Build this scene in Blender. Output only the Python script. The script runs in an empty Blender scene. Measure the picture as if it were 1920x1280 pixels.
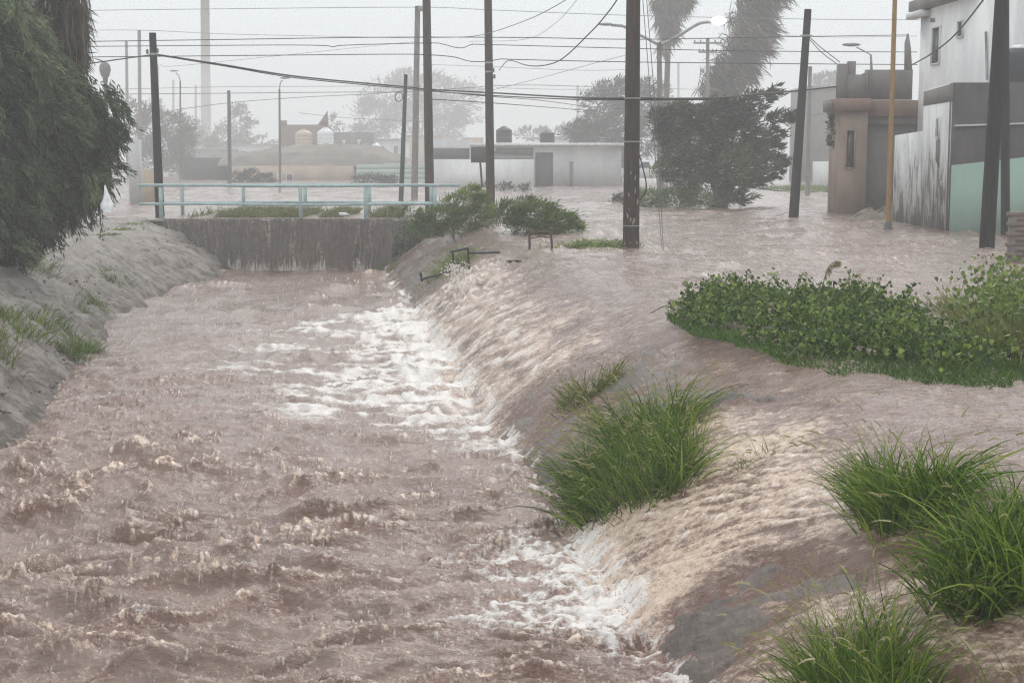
import bpy, math, random
import numpy as np

rng = np.random.default_rng(7)
random.seed(7)
R = math.radians
sc = bpy.context.scene
COL = sc.collection

# ------------------------------------------------------------------ camera, sky, sun, exposure
FPX = 2770.0
PITCH = math.atan(340 / FPX)
EYE = 1.65
cd = bpy.data.cameras.new('camera')
cd.sensor_width = 36
cd.lens = FPX / 1920 * 36
cd.clip_start = 0.1
cd.clip_end = 2000
cam = bpy.data.objects.new('camera', cd)
COL.objects.link(cam)
cam.location = (0, 0, EYE)
cam.rotation_euler = (R(90) - PITCH, 0, 0)
sc.camera = cam

world = bpy.data.worlds.new('World')
sc.world = world
world.use_nodes = True
wn, wl = world.node_tree.nodes, world.node_tree.links
wn.clear()
sky = wn.new('ShaderNodeTexSky')
sky.sky_type = 'NISHITA'
sky.sun_disc = False
sky.sun_elevation = R(52)
sky.sun_rotation = R(200)
sky.dust_density = 4.0
sky.air_density = 1.0
hs = wn.new('ShaderNodeHueSaturation')
hs.inputs['Saturation'].default_value = 0.12
wl.new(sky.outputs['Color'], hs.inputs['Color'])
mxw = wn.new('ShaderNodeMix')
mxw.data_type = 'RGBA'
mxw.inputs[0].default_value = 0.75
mxw.inputs[7].default_value = (6.6, 7.05, 7.3, 1)          # even storm cloud
wl.new(hs.outputs['Color'], mxw.inputs[6])
bg = wn.new('ShaderNodeBackground')
bg.inputs['Strength'].default_value = 0.125
wl.new(mxw.outputs[2], bg.inputs['Color'])
wo = wn.new('ShaderNodeOutputWorld')
wl.new(bg.outputs[0], wo.inputs['Surface'])

sd = bpy.data.lights.new('sun', 'SUN')
sd.energy = 1.3
sd.angle = R(35)
sd.color = (1.0, 0.97, 0.93)
sun = bpy.data.objects.new('sun', sd)
COL.objects.link(sun)
sun.rotation_euler = (R(38), 0, R(160))

sc.view_settings.view_transform = 'Standard'
sc.view_settings.look = 'None'
sc.view_settings.exposure = 0.34
sc.view_settings.gamma = 1.0
sc.view_settings.use_curve_mapping = False
sc.cycles.max_bounces = 6
sc.cycles.diffuse_bounces = 2
sc.cycles.glossy_bounces = 2
sc.cycles.volume_bounces = 3
sc.cycles.use_denoising = True
sc.cycles.denoising_prefilter = 'NONE'     # keeps the ripples sharp
sc.cycles.filter_width = 1.25
sc.cycles.sample_clamp_indirect = 4.0

# ------------------------------------------------------------------ helpers
CT, ST = math.cos(PITCH), math.sin(PITCH)
def ray(px, py):
    u = (px - 960) / FPX; v = (py - 640) / FPX
    return np.array([u, CT - v * ST, -ST - v * CT])
def at(px, py, Y):                       # point of the place seen at that pixel at distance Y
    d = ray(px, py); k = Y / d[1]
    return np.array([d[0] * k, Y, EYE + d[2] * k])
def onz(px, py, z=0.0):
    d = ray(px, py); k = (z - EYE) / d[2]
    return np.array([d[0] * k, d[1] * k, z])
def sm(a, b, x):
    t = np.clip((x - a) / (b - a), 0, 1)
    return t * t * (3 - 2 * t)

_perm = np.random.default_rng(3).permutation(256).astype(np.int32)
_ang = np.random.default_rng(4).random(256) * 2 * np.pi
_gx, _gy = np.cos(_ang).astype(np.float32), np.sin(_ang).astype(np.float32)
def pn(x, y, seed=0):
    x = np.asarray(x, dtype=np.float64); y = np.asarray(y, dtype=np.float64)
    xi = np.floor(x).astype(np.int64); yi = np.floor(y).astype(np.int64)
    xf = (x - xi).astype(np.float32); yf = (y - yi).astype(np.float32)
    def g(ix, iy, fx, fy):
        h = _perm[(_perm[(_perm[(ix + seed * 17) & 255] + iy) & 255] + seed * 31) & 255]
        return _gx[h] * fx + _gy[h] * fy
    u = xf * xf * xf * (xf * (xf * 6 - 15) + 10); v = yf * yf * yf * (yf * (yf * 6 - 15) + 10)
    n00 = g(xi, yi, xf, yf); n10 = g(xi + 1, yi, xf - 1, yf)
    n01 = g(xi, yi + 1, xf, yf - 1); n11 = g(xi + 1, yi + 1, xf - 1, yf - 1)
    return ((n00 * (1 - u) + n10 * u) * (1 - v) + (n01 * (1 - u) + n11 * u) * v) * 1.5
def fb(x, y, seed=0, o=4, gain=0.5):
    s = 0; a = 1.0; f = 1.0
    for i in range(o):
        s = s + a * pn(x * f, y * f, seed + i); a *= gain; f *= 2.03
    return s
def rid(x, y, seed=0):
    return 1 - np.abs(np.clip(pn(x, y, seed) * 1.3, -1, 1))

def tag(o, label=None, cat=None, group=None, kind=None):
    if label: o['label'] = label
    if cat: o['category'] = cat
    if group: o['group'] = group
    if kind: o['kind'] = kind
    return o
def empty(name, loc, label=None, cat=None, group=None):
    o = bpy.data.objects.new(name, None)
    COL.objects.link(o)
    o.location = [float(c) for c in loc]
    o.empty_display_size = 0.2
    return tag(o, label, cat, group)
def mesh(name, V, F, mat=None, smooth=False, attrs=None):
    me = bpy.data.meshes.new(name)
    V = np.asarray(V, dtype=np.float32).reshape(-1, 3)
    Fs = [np.asarray(f, dtype=np.int32) for f in (F if isinstance(F, list) else [F]) if len(f)]
    lens = np.concatenate([np.full(len(f), f.shape[1], dtype=np.int32) for f in Fs])
    idx = np.concatenate([f.ravel() for f in Fs])
    me.vertices.add(len(V)); me.vertices.foreach_set('co', V.ravel())
    me.loops.add(len(idx)); me.loops.foreach_set('vertex_index', idx)
    me.polygons.add(len(lens))
    me.polygons.foreach_set('loop_start', np.concatenate([[0], np.cumsum(lens)[:-1]]).astype(np.int32))
    me.polygons.foreach_set('loop_total', lens)
    if smooth: me.polygons.foreach_set('use_smooth', np.ones(len(lens), dtype=bool))
    for k, a in (attrs or {}).items():
        at_ = me.attributes.new(k, 'FLOAT', 'POINT')
        at_.data.foreach_set('value', np.asarray(a, dtype=np.float32).ravel())
    me.update(calc_edges=True)
    if mat: me.materials.append(mat)
    return me
def obj(name, geo, mat, parent=None, smooth=False, attrs=None, kind=None):
    V, F = geo
    V = np.asarray(V, dtype=np.float64).reshape(-1, 3)
    if parent is not None:
        V = V - np.array(world_loc(parent))
    o = bpy.data.objects.new(name, mesh(name, V, F, mat, smooth, attrs))
    COL.objects.link(o)
    if parent is not None: o.parent = parent
    if kind: o['kind'] = kind
    return o
def world_loc(o):
    p = np.array(o.location)
    while o.parent is not None:
        o = o.parent; p = p + np.array(o.location)
    return p
def join(gs):
    V = []; F = {}; n = 0
    for v, f in gs:
        v = np.asarray(v).reshape(-1, 3); V.append(v)
        for a in (f if isinstance(f, list) else [f]):
            a = np.asarray(a, dtype=np.int64)
            if len(a): F.setdefault(a.shape[1], []).append(a + n)
        n += len(v)
    return np.concatenate(V), [np.concatenate(x) for x in F.values()]
BOXF = np.array([[0, 3, 2, 1], [4, 5, 6, 7], [0, 1, 5, 4], [1, 2, 6, 5], [2, 3, 7, 6], [3, 0, 4, 7]])
def box(x0, x1, y0, y1, z0, z1):
    return np.array([[x0, y0, z0], [x1, y0, z0], [x1, y1, z0], [x0, y1, z0], [x0, y0, z1], [x1, y0, z1], [x1, y1, z1], [x0, y1, z1]], float), BOXF
def slab(p, q, th, z0, z1, z0b=None, z1b=None):          # vertical wall from p to q (xy), thickness th to the left normal
    p = np.array(p[:2], float); q = np.array(q[:2], float)
    d = (q - p) / np.linalg.norm(q - p); n = np.array([-d[1], d[0]]) * th
    z0b = z0 if z0b is None else z0b; z1b = z1 if z1b is None else z1b
    a, b, c, e = p, q, q + n, p + n
    return np.array([[*a, z0], [*b, z0b], [*c, z0b], [*e, z0], [*a, z1], [*b, z1b], [*c, z1b], [*e, z1]], float), BOXF
def bevbox(x0, x1, y0, y1, z0, z1, b=0.02):
    # box with chamfered vertical edges and top
    ring = lambda i, z: [[x0 + i, y0, z], [x1 - i, y0, z], [x1, y0 + i, z], [x1, y1 - i, z], [x1 - i, y1, z], [x0 + i, y1, z], [x0, y1 - i, z], [x0, y0 + i, z]]
    inn = [[x0 + 2 * b, y0 + b, z1], [x1 - 2 * b, y0 + b, z1], [x1 - b, y0 + 2 * b, z1], [x1 - b, y1 - 2 * b, z1], [x1 - 2 * b, y1 - b, z1], [x0 + 2 * b, y1 - b, z1], [x0 + b, y1 - 2 * b, z1], [x0 + b, y0 + 2 * b, z1]]
    V = np.array(ring(b, z0) + ring(b, z1 - b) + inn, float)
    F = []
    for k in (0, 8):
        for i in range(8):
            j = (i + 1) % 8; F.append([k + i, k + j, k + 8 + j, k + 8 + i])
    return V, [np.array(F), np.array([list(range(16, 24))]), np.array([list(range(7, -1, -1))])]
def catmull(P, n=6):
    P = np.asarray(P, float)
    if len(P) < 3:
        t = np.linspace(0, 1, n + 1)[:, None]; return P[0] * (1 - t) + P[-1] * t
    Q = np.vstack([2 * P[0] - P[1], P, 2 * P[-1] - P[-2]]); out = []
    for i in range(1, len(Q) - 2):
        for t in np.linspace(0, 1, n, endpoint=False):
            a, b, c, d = Q[i - 1:i + 3]
            out.append(0.5 * (2 * b + (c - a) * t + (2 * a - 5 * b + 4 * c - d) * t * t + (3 * b - a - 3 * c + d) * t ** 3))
    out.append(P[-1]); return np.array(out)
def tube(P, r, n=8, cap=True):
    P = np.asarray(P, float); r = np.broadcast_to(np.asarray(r, float), (len(P),))
    T = np.gradient(P, axis=0); T /= np.linalg.norm(T, axis=1)[:, None] + 1e-9
    ref = np.array([0, 0, 1.0]) if abs(T[0][2]) < 0.9 else np.array([0, 1.0, 0])
    A = np.cross(T, ref); A /= np.linalg.norm(A, axis=1)[:, None] + 1e-9
    B = np.cross(T, A)
    a = np.linspace(0, 2 * np.pi, n, endpoint=False)
    V = P[:, None, :] + r[:, None, None] * (np.cos(a)[None, :, None] * A[:, None, :] + np.sin(a)[None, :, None] * B[:, None, :])
    V = V.reshape(-1, 3); i = np.arange(len(P) - 1)[:, None] * n; j = np.arange(n)[None, :]; k = (j + 1) % n
    F = np.stack([i + j, i + k, i + n + k, i + n + j], -1).reshape(-1, 4)
    fs = [F]
    if cap:
        fs.append(np.array([list(range(n))])); fs.append(np.array([[len(V) - 1 - q for q in range(n)]]))
    return V, fs
def lathe(c, prof, n=16):
    a = np.linspace(0, 2 * np.pi, n, endpoint=False)
    V = np.array([[c[0] + r * np.cos(t), c[1] + r * np.sin(t), c[2] + z] for r, z in prof for t in a])
    F = [[i * n + j, i * n + (j + 1) % n, (i + 1) * n + (j + 1) % n, (i + 1) * n + j] for i in range(len(prof) - 1) for j in range(n)]
    return V, [np.array(F), np.array([[(len(prof) - 1) * n + j for j in range(n)]]), np.array([[n - 1 - j for j in range(n)]])]

# ------------------------------------------------------------------ materials
def newmat(name):
    m = bpy.data.materials.new(name); m.use_nodes = True
    nt = m.node_tree; b = nt.nodes['Principled BSDF']
    return m, nt, b
def N(nt, t, **k):
    n = nt.nodes.new(t)
    for a, v in k.items(): setattr(n, a, v)
    return n
def ramp(nt, stops):
    r = N(nt, 'ShaderNodeValToRGB')
    e = r.color_ramp.elements
    while len(e) < len(stops): e.new(0.5)
    for x, (p, c) in zip(e, stops):
        x.position = p; x.color = (*c, 1) if len(c) == 3 else c
    return r
def rough_mat(name, c0, c1, scale=3.0, rough=0.8, bump=0.3, stretch=(1, 1, 1), spec=0.4, detail=6, c2=None, bscale=None):
    m, nt, b = newmat(name); L = nt.links
    tc = N(nt, 'ShaderNodeNewGeometry'); mp = N(nt, 'ShaderNodeMapping'); mp.inputs['Scale'].default_value = stretch
    L.new(tc.outputs['Position'], mp.inputs['Vector'])
    n1 = N(nt, 'ShaderNodeTexNoise'); n1.inputs['Scale'].default_value = scale; n1.inputs['Detail'].default_value = detail; n1.inputs['Roughness'].default_value = 0.65
    L.new(mp.outputs[0], n1.inputs['Vector'])
    st = [(0.33, c0), (0.67, c1)] if c2 is None else [(0.3, c0), (0.55, c1), (0.72, c2)]
    r = ramp(nt, st); L.new(n1.outputs['Fac'], r.inputs[0]); L.new(r.outputs[0], b.inputs['Base Color'])
    n2 = N(nt, 'ShaderNodeTexNoise'); n2.inputs['Scale'].default_value = bscale or scale * 6; n2.inputs['Detail'].default_value = 5
    L.new(mp.outputs[0], n2.inputs['Vector'])
    bp = N(nt, 'ShaderNodeBump'); bp.inputs['Strength'].default_value = bump; bp.inputs['Distance'].default_value = 0.03
    L.new(n2.outputs['Fac'], bp.inputs['Height']); L.new(bp.outputs[0], b.inputs['Normal'])
    b.inputs['Roughness'].default_value = rough; b.inputs['Specular IOR Level'].default_value = spec
    return m
def leaf_mat(name, dark, mid, light, rough=0.55, spec=0.35, trans=0.25):
    m, nt, b = newmat(name); L = nt.links
    a = N(nt, 'ShaderNodeAttribute', attribute_name='tint')
    r = ramp(nt, [(0.0, dark), (0.55, mid), (1.0, light)]); L.new(a.outputs['Fac'], r.inputs[0])
    L.new(r.outputs[0], b.inputs['Base Color']); b.inputs['Roughness'].default_value = rough
    b.inputs['Specular IOR Level'].default_value = spec
    tr = N(nt, 'ShaderNodeBsdfTranslucent'); L.new(r.outputs[0], tr.inputs['Color'])
    mx = N(nt, 'ShaderNodeMixShader'); mx.inputs[0].default_value = trans
    L.new(b.outputs[0], mx.inputs[1]); L.new(tr.outputs[0], mx.inputs[2])
    L.new(mx.outputs[0], nt.nodes['Material Output'].inputs['Surface'])
    return m
def water_mat(name='muddy_water', c0=(0.195, 0.127, 0.102), c1=(0.325, 0.240, 0.208)):
    m, nt, b = newmat(name); L = nt.links
    fo = N(nt, 'ShaderNodeAttribute', attribute_name='foam'); ta = N(nt, 'ShaderNodeAttribute', attribute_name='aeration')
    si = N(nt, 'ShaderNodeAttribute', attribute_name='silt_and_faces')
    g = N(nt, 'ShaderNodeNewGeometry')
    n1 = N(nt, 'ShaderNodeTexNoise'); n1.inputs['Scale'].default_value = 1.3; n1.inputs['Detail'].default_value = 8; n1.inputs['Roughness'].default_value = 0.6
    L.new(g.outputs['Position'], n1.inputs['Vector'])
    mud = ramp(nt, [(0.3, c0), (0.7, c1)])
    L.new(n1.outputs['Fac'], mud.inputs[0])
    red = N(nt, 'ShaderNodeMix', data_type='RGBA'); L.new(si.outputs['Fac'], red.inputs[0]); L.new(mud.outputs[0], red.inputs[6])
    red.inputs[7].default_value = (0.155, 0.082, 0.058, 1)
    n2 = N(nt, 'ShaderNodeTexNoise'); n2.inputs['Scale'].default_value = 38; n2.inputs['Detail'].default_value = 6; n2.inputs['Roughness'].default_value = 0.7
    L.new(g.outputs['Position'], n2.inputs['Vector'])
    mp4 = N(nt, 'ShaderNodeMapping'); mp4.inputs['Rotation'].default_value = (0, 0, -math.atan2(0.78, -0.62)); mp4.inputs['Scale'].default_value = (9, 34, 14)
    mp4.vector_type = 'POINT'; mpr = N(nt, 'ShaderNodeVectorRotate', rotation_type='Z_AXIS'); mpr.inputs['Angle'].default_value = -math.atan2(0.78, -0.62); L.new(g.outputs['Position'], mpr.inputs['Vector'])
    mp4.inputs['Rotation'].default_value = (0, 0, 0); L.new(mpr.outputs[0], mp4.inputs['Vector'])
    n4 = N(nt, 'ShaderNodeTexNoise'); n4.inputs['Scale'].default_value = 1; n4.inputs['Detail'].default_value = 5; n4.inputs['Roughness'].default_value = 0.68; L.new(mp4.outputs[0], n4.inputs['Vector'])
    nav = N(nt, 'ShaderNodeMath', operation='MULTIPLY_ADD'); L.new(n4.outputs['Fac'], nav.inputs[0]); nav.inputs[1].default_value = 1.15
    nb = N(nt, 'ShaderNodeMath', operation='MULTIPLY_ADD'); L.new(n2.outputs['Fac'], nb.inputs[0]); nb.inputs[1].default_value = 0.6; nb.inputs[2].default_value = -0.375; L.new(nb.outputs[0], nav.inputs[2])
    def broken(src, k, lo, hi, fac=None):
        a = N(nt, 'ShaderNodeMath', operation='MULTIPLY_ADD'); L.new(fac or n2.outputs['Fac'], a.inputs[0]); a.inputs[1].default_value = k
        s_ = N(nt, 'ShaderNodeMath', operation='ADD'); L.new(src, s_.inputs[0]); s_.inputs[1].default_value = -0.5 * k
        L.new(s_.outputs[0], a.inputs[2])
        mr = N(nt, 'ShaderNodeMapRange', interpolation_type='SMOOTHSTEP'); mr.inputs[1].default_value = lo; mr.inputs[2].default_value = hi
        L.new(a.outputs[0], mr.inputs[0]); return mr.outputs[0]
    t2 = broken(ta.outputs['Fac'], 1.6, 0.13, 0.92, nav.outputs[0])
    tc = N(nt, 'ShaderNodeMix', data_type='RGBA'); L.new(t2, tc.inputs[0]); L.new(red.outputs[2], tc.inputs[6]); tc.inputs[7].default_value = (0.72, 0.55, 0.43, 1)
    f2 = broken(fo.outputs['Fac'], 1.3, 0.16, 1.0)
    fc = N(nt, 'ShaderNodeMix', data_type='RGBA'); L.new(f2, fc.inputs[0]); L.new(tc.outputs[2], fc.inputs[6]); fc.inputs[7].default_value = (0.80, 0.765, 0.735, 1)
    L.new(fc.outputs[2], b.inputs['Base Color'])
    ro = N(nt, 'ShaderNodeMath', operation='MULTIPLY_ADD'); L.new(f2, ro.inputs[0]); ro.inputs[1].default_value = 0.5; ro.inputs[2].default_value = 0.06
    L.new(ro.outputs[0], b.inputs['Roughness'])
    b.inputs['IOR'].default_value = 1.33; b.inputs['Specular IOR Level'].default_value = 0.9
    n3 = N(nt, 'ShaderNodeTexNoise'); n3.inputs['Scale'].default_value = 1; n3.inputs['Detail'].default_value = 6; n3.inputs['Roughness'].default_value = 0.62
    mp3 = N(nt, 'ShaderNodeMapping'); mp3.inputs['Scale'].default_value = (6, 13, 9); L.new(g.outputs['Position'], mp3.inputs['Vector'])
    L.new(mp3.outputs[0], n3.inputs['Vector'])
    bp = N(nt, 'ShaderNodeBump'); bp.inputs['Strength'].default_value = 0.75; bp.inputs['Distance'].default_value = 0.06
    L.new(n3.outputs['Fac'], bp.inputs['Height']); L.new(bp.outputs[0], b.inputs['Normal'])
    return m
def simple(name, c, rough=0.6, spec=0.4, metal=0.0):
    m, nt, b = newmat(name); L = nt.links
    g = N(nt, 'ShaderNodeNewGeometry'); n1 = N(nt, 'ShaderNodeTexNoise'); n1.inputs['Scale'].default_value = 9; n1.inputs['Detail'].default_value = 5
    L.new(g.outputs['Position'], n1.inputs['Vector'])
    r = ramp(nt, [(0.3, tuple(x * 0.8 for x in c)), (0.7, tuple(min(1, x * 1.15) for x in c))]); L.new(n1.outputs['Fac'], r.inputs[0])
    L.new(r.outputs[0], b.inputs['Base Color'])
    b.inputs['Roughness'].default_value = rough; b.inputs['Specular IOR Level'].default_value = spec; b.inputs['Metallic'].default_value = metal
    return m
M = {}
M['water'] = water_mat()
M['curtain'] = water_mat('falling_silty_water', (0.070, 0.058, 0.051), (0.140, 0.120, 0.108))
M['bank'] = rough_mat('wet_concrete_bank', (0.075, 0.058, 0.050), (0.16, 0.128, 0.113), 1.6, 0.5, 0.9, (1, 1, 1), 0.5, 9, (0.25, 0.21, 0.19), 14)
def bank_mat():
    m, nt, b = newmat('washed_pale_bank'); L = nt.links
    g = N(nt, 'ShaderNodeNewGeometry')
    n1 = N(nt, 'ShaderNodeTexNoise'); n1.inputs['Scale'].default_value = 2.2; n1.inputs['Detail'].default_value = 11; n1.inputs['Roughness'].default_value = 0.72; L.new(g.outputs['Position'], n1.inputs['Vector'])
    sx = N(nt, 'ShaderNodeSeparateXYZ'); L.new(g.outputs['Position'], sx.inputs[0])
    a = N(nt, 'ShaderNodeMath', operation='MULTIPLY_ADD'); L.new(sx.outputs['Z'], a.inputs[0]); a.inputs[1].default_value = 0.13; L.new(n1.outputs['Fac'], a.inputs[2])
    r = ramp(nt, [(0.20, (0.065, 0.050, 0.042)), (0.32, (0.165, 0.138, 0.120)), (0.41, (0.285, 0.25, 0.228)), (0.60, (0.43, 0.385, 0.355))]); L.new(a.outputs[0], r.inputs[0]); L.new(r.outputs[0], b.inputs['Base Color'])
    n2 = N(nt, 'ShaderNodeTexNoise'); n2.inputs['Scale'].default_value = 11; n2.inputs['Detail'].default_value = 8; n2.inputs['Roughness'].default_value = 0.7; L.new(g.outputs['Position'], n2.inputs['Vector'])
    bp = N(nt, 'ShaderNodeBump'); bp.inputs['Strength'].default_value = 1.0; bp.inputs['Distance'].default_value = 0.09; L.new(n2.outputs['Fac'], bp.inputs['Height']); L.new(bp.outputs[0], b.inputs['Normal'])
    b.inputs['Roughness'].default_value = 0.6; b.inputs['Specular IOR Level'].default_value = 0.35
    return m
M['pale_bank'] = bank_mat()
M['ground'] = rough_mat('mud_ground', (0.12, 0.09, 0.07), (0.2, 0.16, 0.13), 0.6, 0.8, 0.3)
M['wall_wet'] = rough_mat('wet_drop_wall', (0.06, 0.052, 0.048), (0.12, 0.105, 0.097), 1.4, 0.4, 0.6, (2.2, 2.2, 0.22), 0.5, 8, (0.22, 0.20, 0.19), 7)
M['kerb'] = rough_mat('grey_deck', (0.25, 0.24, 0.23), (0.42, 0.40, 0.39), 3, 0.5, 0.3)
M['pole_dark'] = rough_mat('dark_wet_timber', (0.012, 0.010, 0.010), (0.036, 0.031, 0.028), 6, 0.65, 0.6, (4, 4, 0.35), 0.2)
M['pole_brown'] = rough_mat('brown_wet_timber', (0.034, 0.025, 0.020), (0.088, 0.066, 0.052), 6, 0.65, 0.6, (4, 4, 0.35), 0.2)
M['pole_grey'] = rough_mat('grey_concrete_pole', (0.16, 0.145, 0.13), (0.27, 0.25, 0.23), 5, 0.7, 0.4, (3, 3, 0.5))
M['pole_green'] = rough_mat('dull_green_pole', (0.05, 0.065, 0.06), (0.10, 0.12, 0.11), 5, 0.6, 0.3, (3, 3, 0.5))
M['yellow'] = rough_mat('weathered_ochre_paint', (0.22, 0.125, 0.035), (0.35, 0.215, 0.08), 5, 0.55, 0.3, (4, 4, 0.6))
M['steel'] = simple('galvanised_steel', (0.30, 0.31, 0.31), 0.5, 0.5, 0.2)
M['rail'] = rough_mat('pale_teal_rail', (0.27, 0.37, 0.38), (0.42, 0.53, 0.53), 5, 0.4, 0.2)
M['cable'] = simple('black_cable', (0.03, 0.03, 0.032), 0.6)
M['wire'] = simple('aged_wire', (0.16, 0.17, 0.18), 0.6)
M['black'] = simple('black_plastic', (0.025, 0.027, 0.03), 0.5)
M['white'] = rough_mat('white_render', (0.58, 0.59, 0.59), (0.80, 0.80, 0.79), 1.2, 0.75, 0.15, (1, 1, 0.35))
M['white_old'] = rough_mat('old_pale_render', (0.42, 0.43, 0.43), (0.62, 0.63, 0.62), 0.8, 0.8, 0.2, (1, 1, 0.5))
def peel_mat():
    m, nt, b = newmat('peeling_white_paint'); L = nt.links
    g = N(nt, 'ShaderNodeNewGeometry'); mp = N(nt, 'ShaderNodeMapping'); mp.inputs['Scale'].default_value = (1.6, 1.6, 0.55); L.new(g.outputs['Position'], mp.inputs['Vector'])
    n1 = N(nt, 'ShaderNodeTexNoise'); n1.inputs['Scale'].default_value = 1.7; n1.inputs['Detail'].default_value = 10; n1.inputs['Roughness'].default_value = 0.68; n1.inputs['Distortion'].default_value = 0.6
    L.new(mp.outputs[0], n1.inputs['Vector'])
    sx = N(nt, 'ShaderNodeSeparateXYZ'); L.new(g.outputs['Position'], sx.inputs[0])
    a = N(nt, 'ShaderNodeMath', operation='MULTIPLY_ADD'); L.new(sx.outputs['Z'], a.inputs[0]); a.inputs[1].default_value = 0.10; L.new(n1.outputs['Fac'], a.inputs[2])
    r = ramp(nt, [(0.44, (0.13, 0.122, 0.118)), (0.56, (0.22, 0.21, 0.205)), (0.60, (0.48, 0.485, 0.48)), (0.78, (0.66, 0.67, 0.66))]); L.new(a.outputs[0], r.inputs[0]); L.new(r.outputs[0], b.inputs['Base Color'])
    bp = N(nt, 'ShaderNodeBump'); bp.inputs['Strength'].default_value = 0.4; bp.inputs['Distance'].default_value = 0.03; L.new(a.outputs[0], bp.inputs['Height']); L.new(bp.outputs[0], b.inputs['Normal'])
    b.inputs['Roughness'].default_value = 0.75
    return m
M['peel'] = peel_mat()
M['cement'] = rough_mat('grey_cement_render', (0.15, 0.14, 0.135), (0.23, 0.215, 0.205), 1.6, 0.8, 0.3, (1, 1, 0.6))
M['cement_dark'] = rough_mat('dark_wet_block_wall', (0.062, 0.057, 0.056), (0.11, 0.10, 0.097), 2.0, 0.7, 0.3, (1, 1, 0.6))
M['green_wall'] = rough_mat('mint_green_paint', (0.27, 0.40, 0.33), (0.35, 0.49, 0.41), 1.2, 0.7, 0.15, (1, 1, 0.5))
M['mint_far'] = rough_mat('pale_mint_boards', (0.36, 0.48, 0.42), (0.46, 0.58, 0.52), 1.0, 0.7, 0.2, (0.6, 0.6, 3))
M['peach'] = rough_mat('peach_render', (0.24, 0.178, 0.142), (0.37, 0.278, 0.225), 1.5, 0.8, 0.2, (1, 1, 0.5))
M['brickred'] = rough_mat('brick_red_render', (0.17, 0.108, 0.084), (0.28, 0.18, 0.145), 2.0, 0.8, 0.3)
M['tan'] = rough_mat('tan_render', (0.38, 0.30, 0.23), (0.50, 0.41, 0.32), 0.9, 0.85, 0.2)
M['dirt'] = rough_mat('rubble_soil', (0.10, 0.08, 0.065), (0.26, 0.22, 0.18), 0.7, 0.9, 0.6, (1, 1, 1), 0.3, 9, (0.42, 0.38, 0.33))
M['rubble'] = rough_mat('grey_rubble_roof', (0.11, 0.098, 0.085), (0.21, 0.185, 0.16), 0.5, 0.9, 0.6, (1, 1, 2), 0.3, 9, (0.30, 0.27, 0.24))
M['brick'] = rough_mat('dull_brick', (0.15, 0.11, 0.095), (0.24, 0.19, 0.17), 2.0, 0.9, 0.4)
M['tank_white'] = simple('white_tank', (0.74, 0.79, 0.82), 0.45)
M['tank_tan'] = simple('tan_tank', (0.52, 0.43, 0.35), 0.5)
M['roof_edge'] = simple('bright_roof_edge', (0.78, 0.78, 0.77), 0.6)
M['glass'] = simple('dark_glass', (0.03, 0.032, 0.035), 0.15, 0.5)
M['wood_dark'] = simple('dark_frame', (0.06, 0.055, 0.05), 0.6)
M['rust'] = rough_mat('rusty_steel', (0.05, 0.025, 0.018), (0.12, 0.06, 0.04), 12, 0.7, 0.4)
M['paper'] = simple('torn_paper', (0.30, 0.26, 0.21), 0.9)
M['plastic_white'] = simple('white_plastic', (0.82, 0.84, 0.86), 0.35)
M['plastic_blue'] = simple('pale_blue_plastic', (0.40, 0.56, 0.70), 0.35)
M['car_white'] = simple('white_car_paint', (0.75, 0.76, 0.77), 0.3, 0.5)
M['tyre'] = simple('tyre_rubber', (0.03, 0.03, 0.03), 0.8)
M['bark'] = rough_mat('bark', (0.045, 0.035, 0.028), (0.12, 0.095, 0.075), 5, 0.85, 0.7, (3, 3, 0.6))
M['lit'] = None
def lamp_mat():
    m, nt, b = newmat('lit_lamp')
    b.inputs['Emission Color'].default_value = (1.0, 0.98, 0.93, 1); b.inputs['Emission Strength'].default_value = 14
    return m
M['lit'] = lamp_mat()
M['grass'] = leaf_mat('grass_blades', (0.030, 0.066, 0.008), (0.090, 0.165, 0.018), (0.29, 0.37, 0.06), 0.5, 0.2, 0.35)
M['grass_dry'] = leaf_mat('yellow_grass', (0.08, 0.09, 0.025), (0.16, 0.18, 0.05), (0.28, 0.28, 0.10), 0.5, 0.3, 0.3)
M['seed'] = leaf_mat('grass_seed_heads', (0.22, 0.20, 0.09), (0.34, 0.31, 0.15), (0.46, 0.42, 0.25), 0.7, 0.2, 0.3)
M['vine'] = leaf_mat('vine_leaves', (0.022, 0.050, 0.008), (0.075, 0.135, 0.020), (0.27, 0.35, 0.08), 0.5, 0.22, 0.35)
M['turf'] = leaf_mat('low_turf', (0.035, 0.095, 0.010), (0.085, 0.17, 0.022), (0.17, 0.26, 0.05), 0.5, 0.35, 0.25)
M['fol_left'] = leaf_mat('feathery_foliage', (0.018, 0.028, 0.014), (0.085, 0.118, 0.056), (0.23, 0.28, 0.14), 0.55, 0.35, 0.2)
M['fol_mid'] = leaf_mat('windblown_foliage', (0.014, 0.024, 0.012), (0.060, 0.090, 0.040), (0.18, 0.225, 0.09), 0.55, 0.3, 0.2)
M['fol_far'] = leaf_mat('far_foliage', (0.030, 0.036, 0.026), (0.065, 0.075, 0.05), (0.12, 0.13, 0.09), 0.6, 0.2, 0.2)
M['frond_dead'] = leaf_mat('dead_palm_fronds', (0.05, 0.040, 0.032), (0.12, 0.10, 0.08), (0.25, 0.22, 0.18), 0.8, 0.15, 0.2)
M['bush'] = leaf_mat('weed_foliage', (0.06, 0.10, 0.018), (0.15, 0.215, 0.045), (0.28, 0.34, 0.09), 0.5, 0.2, 0.35)

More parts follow.
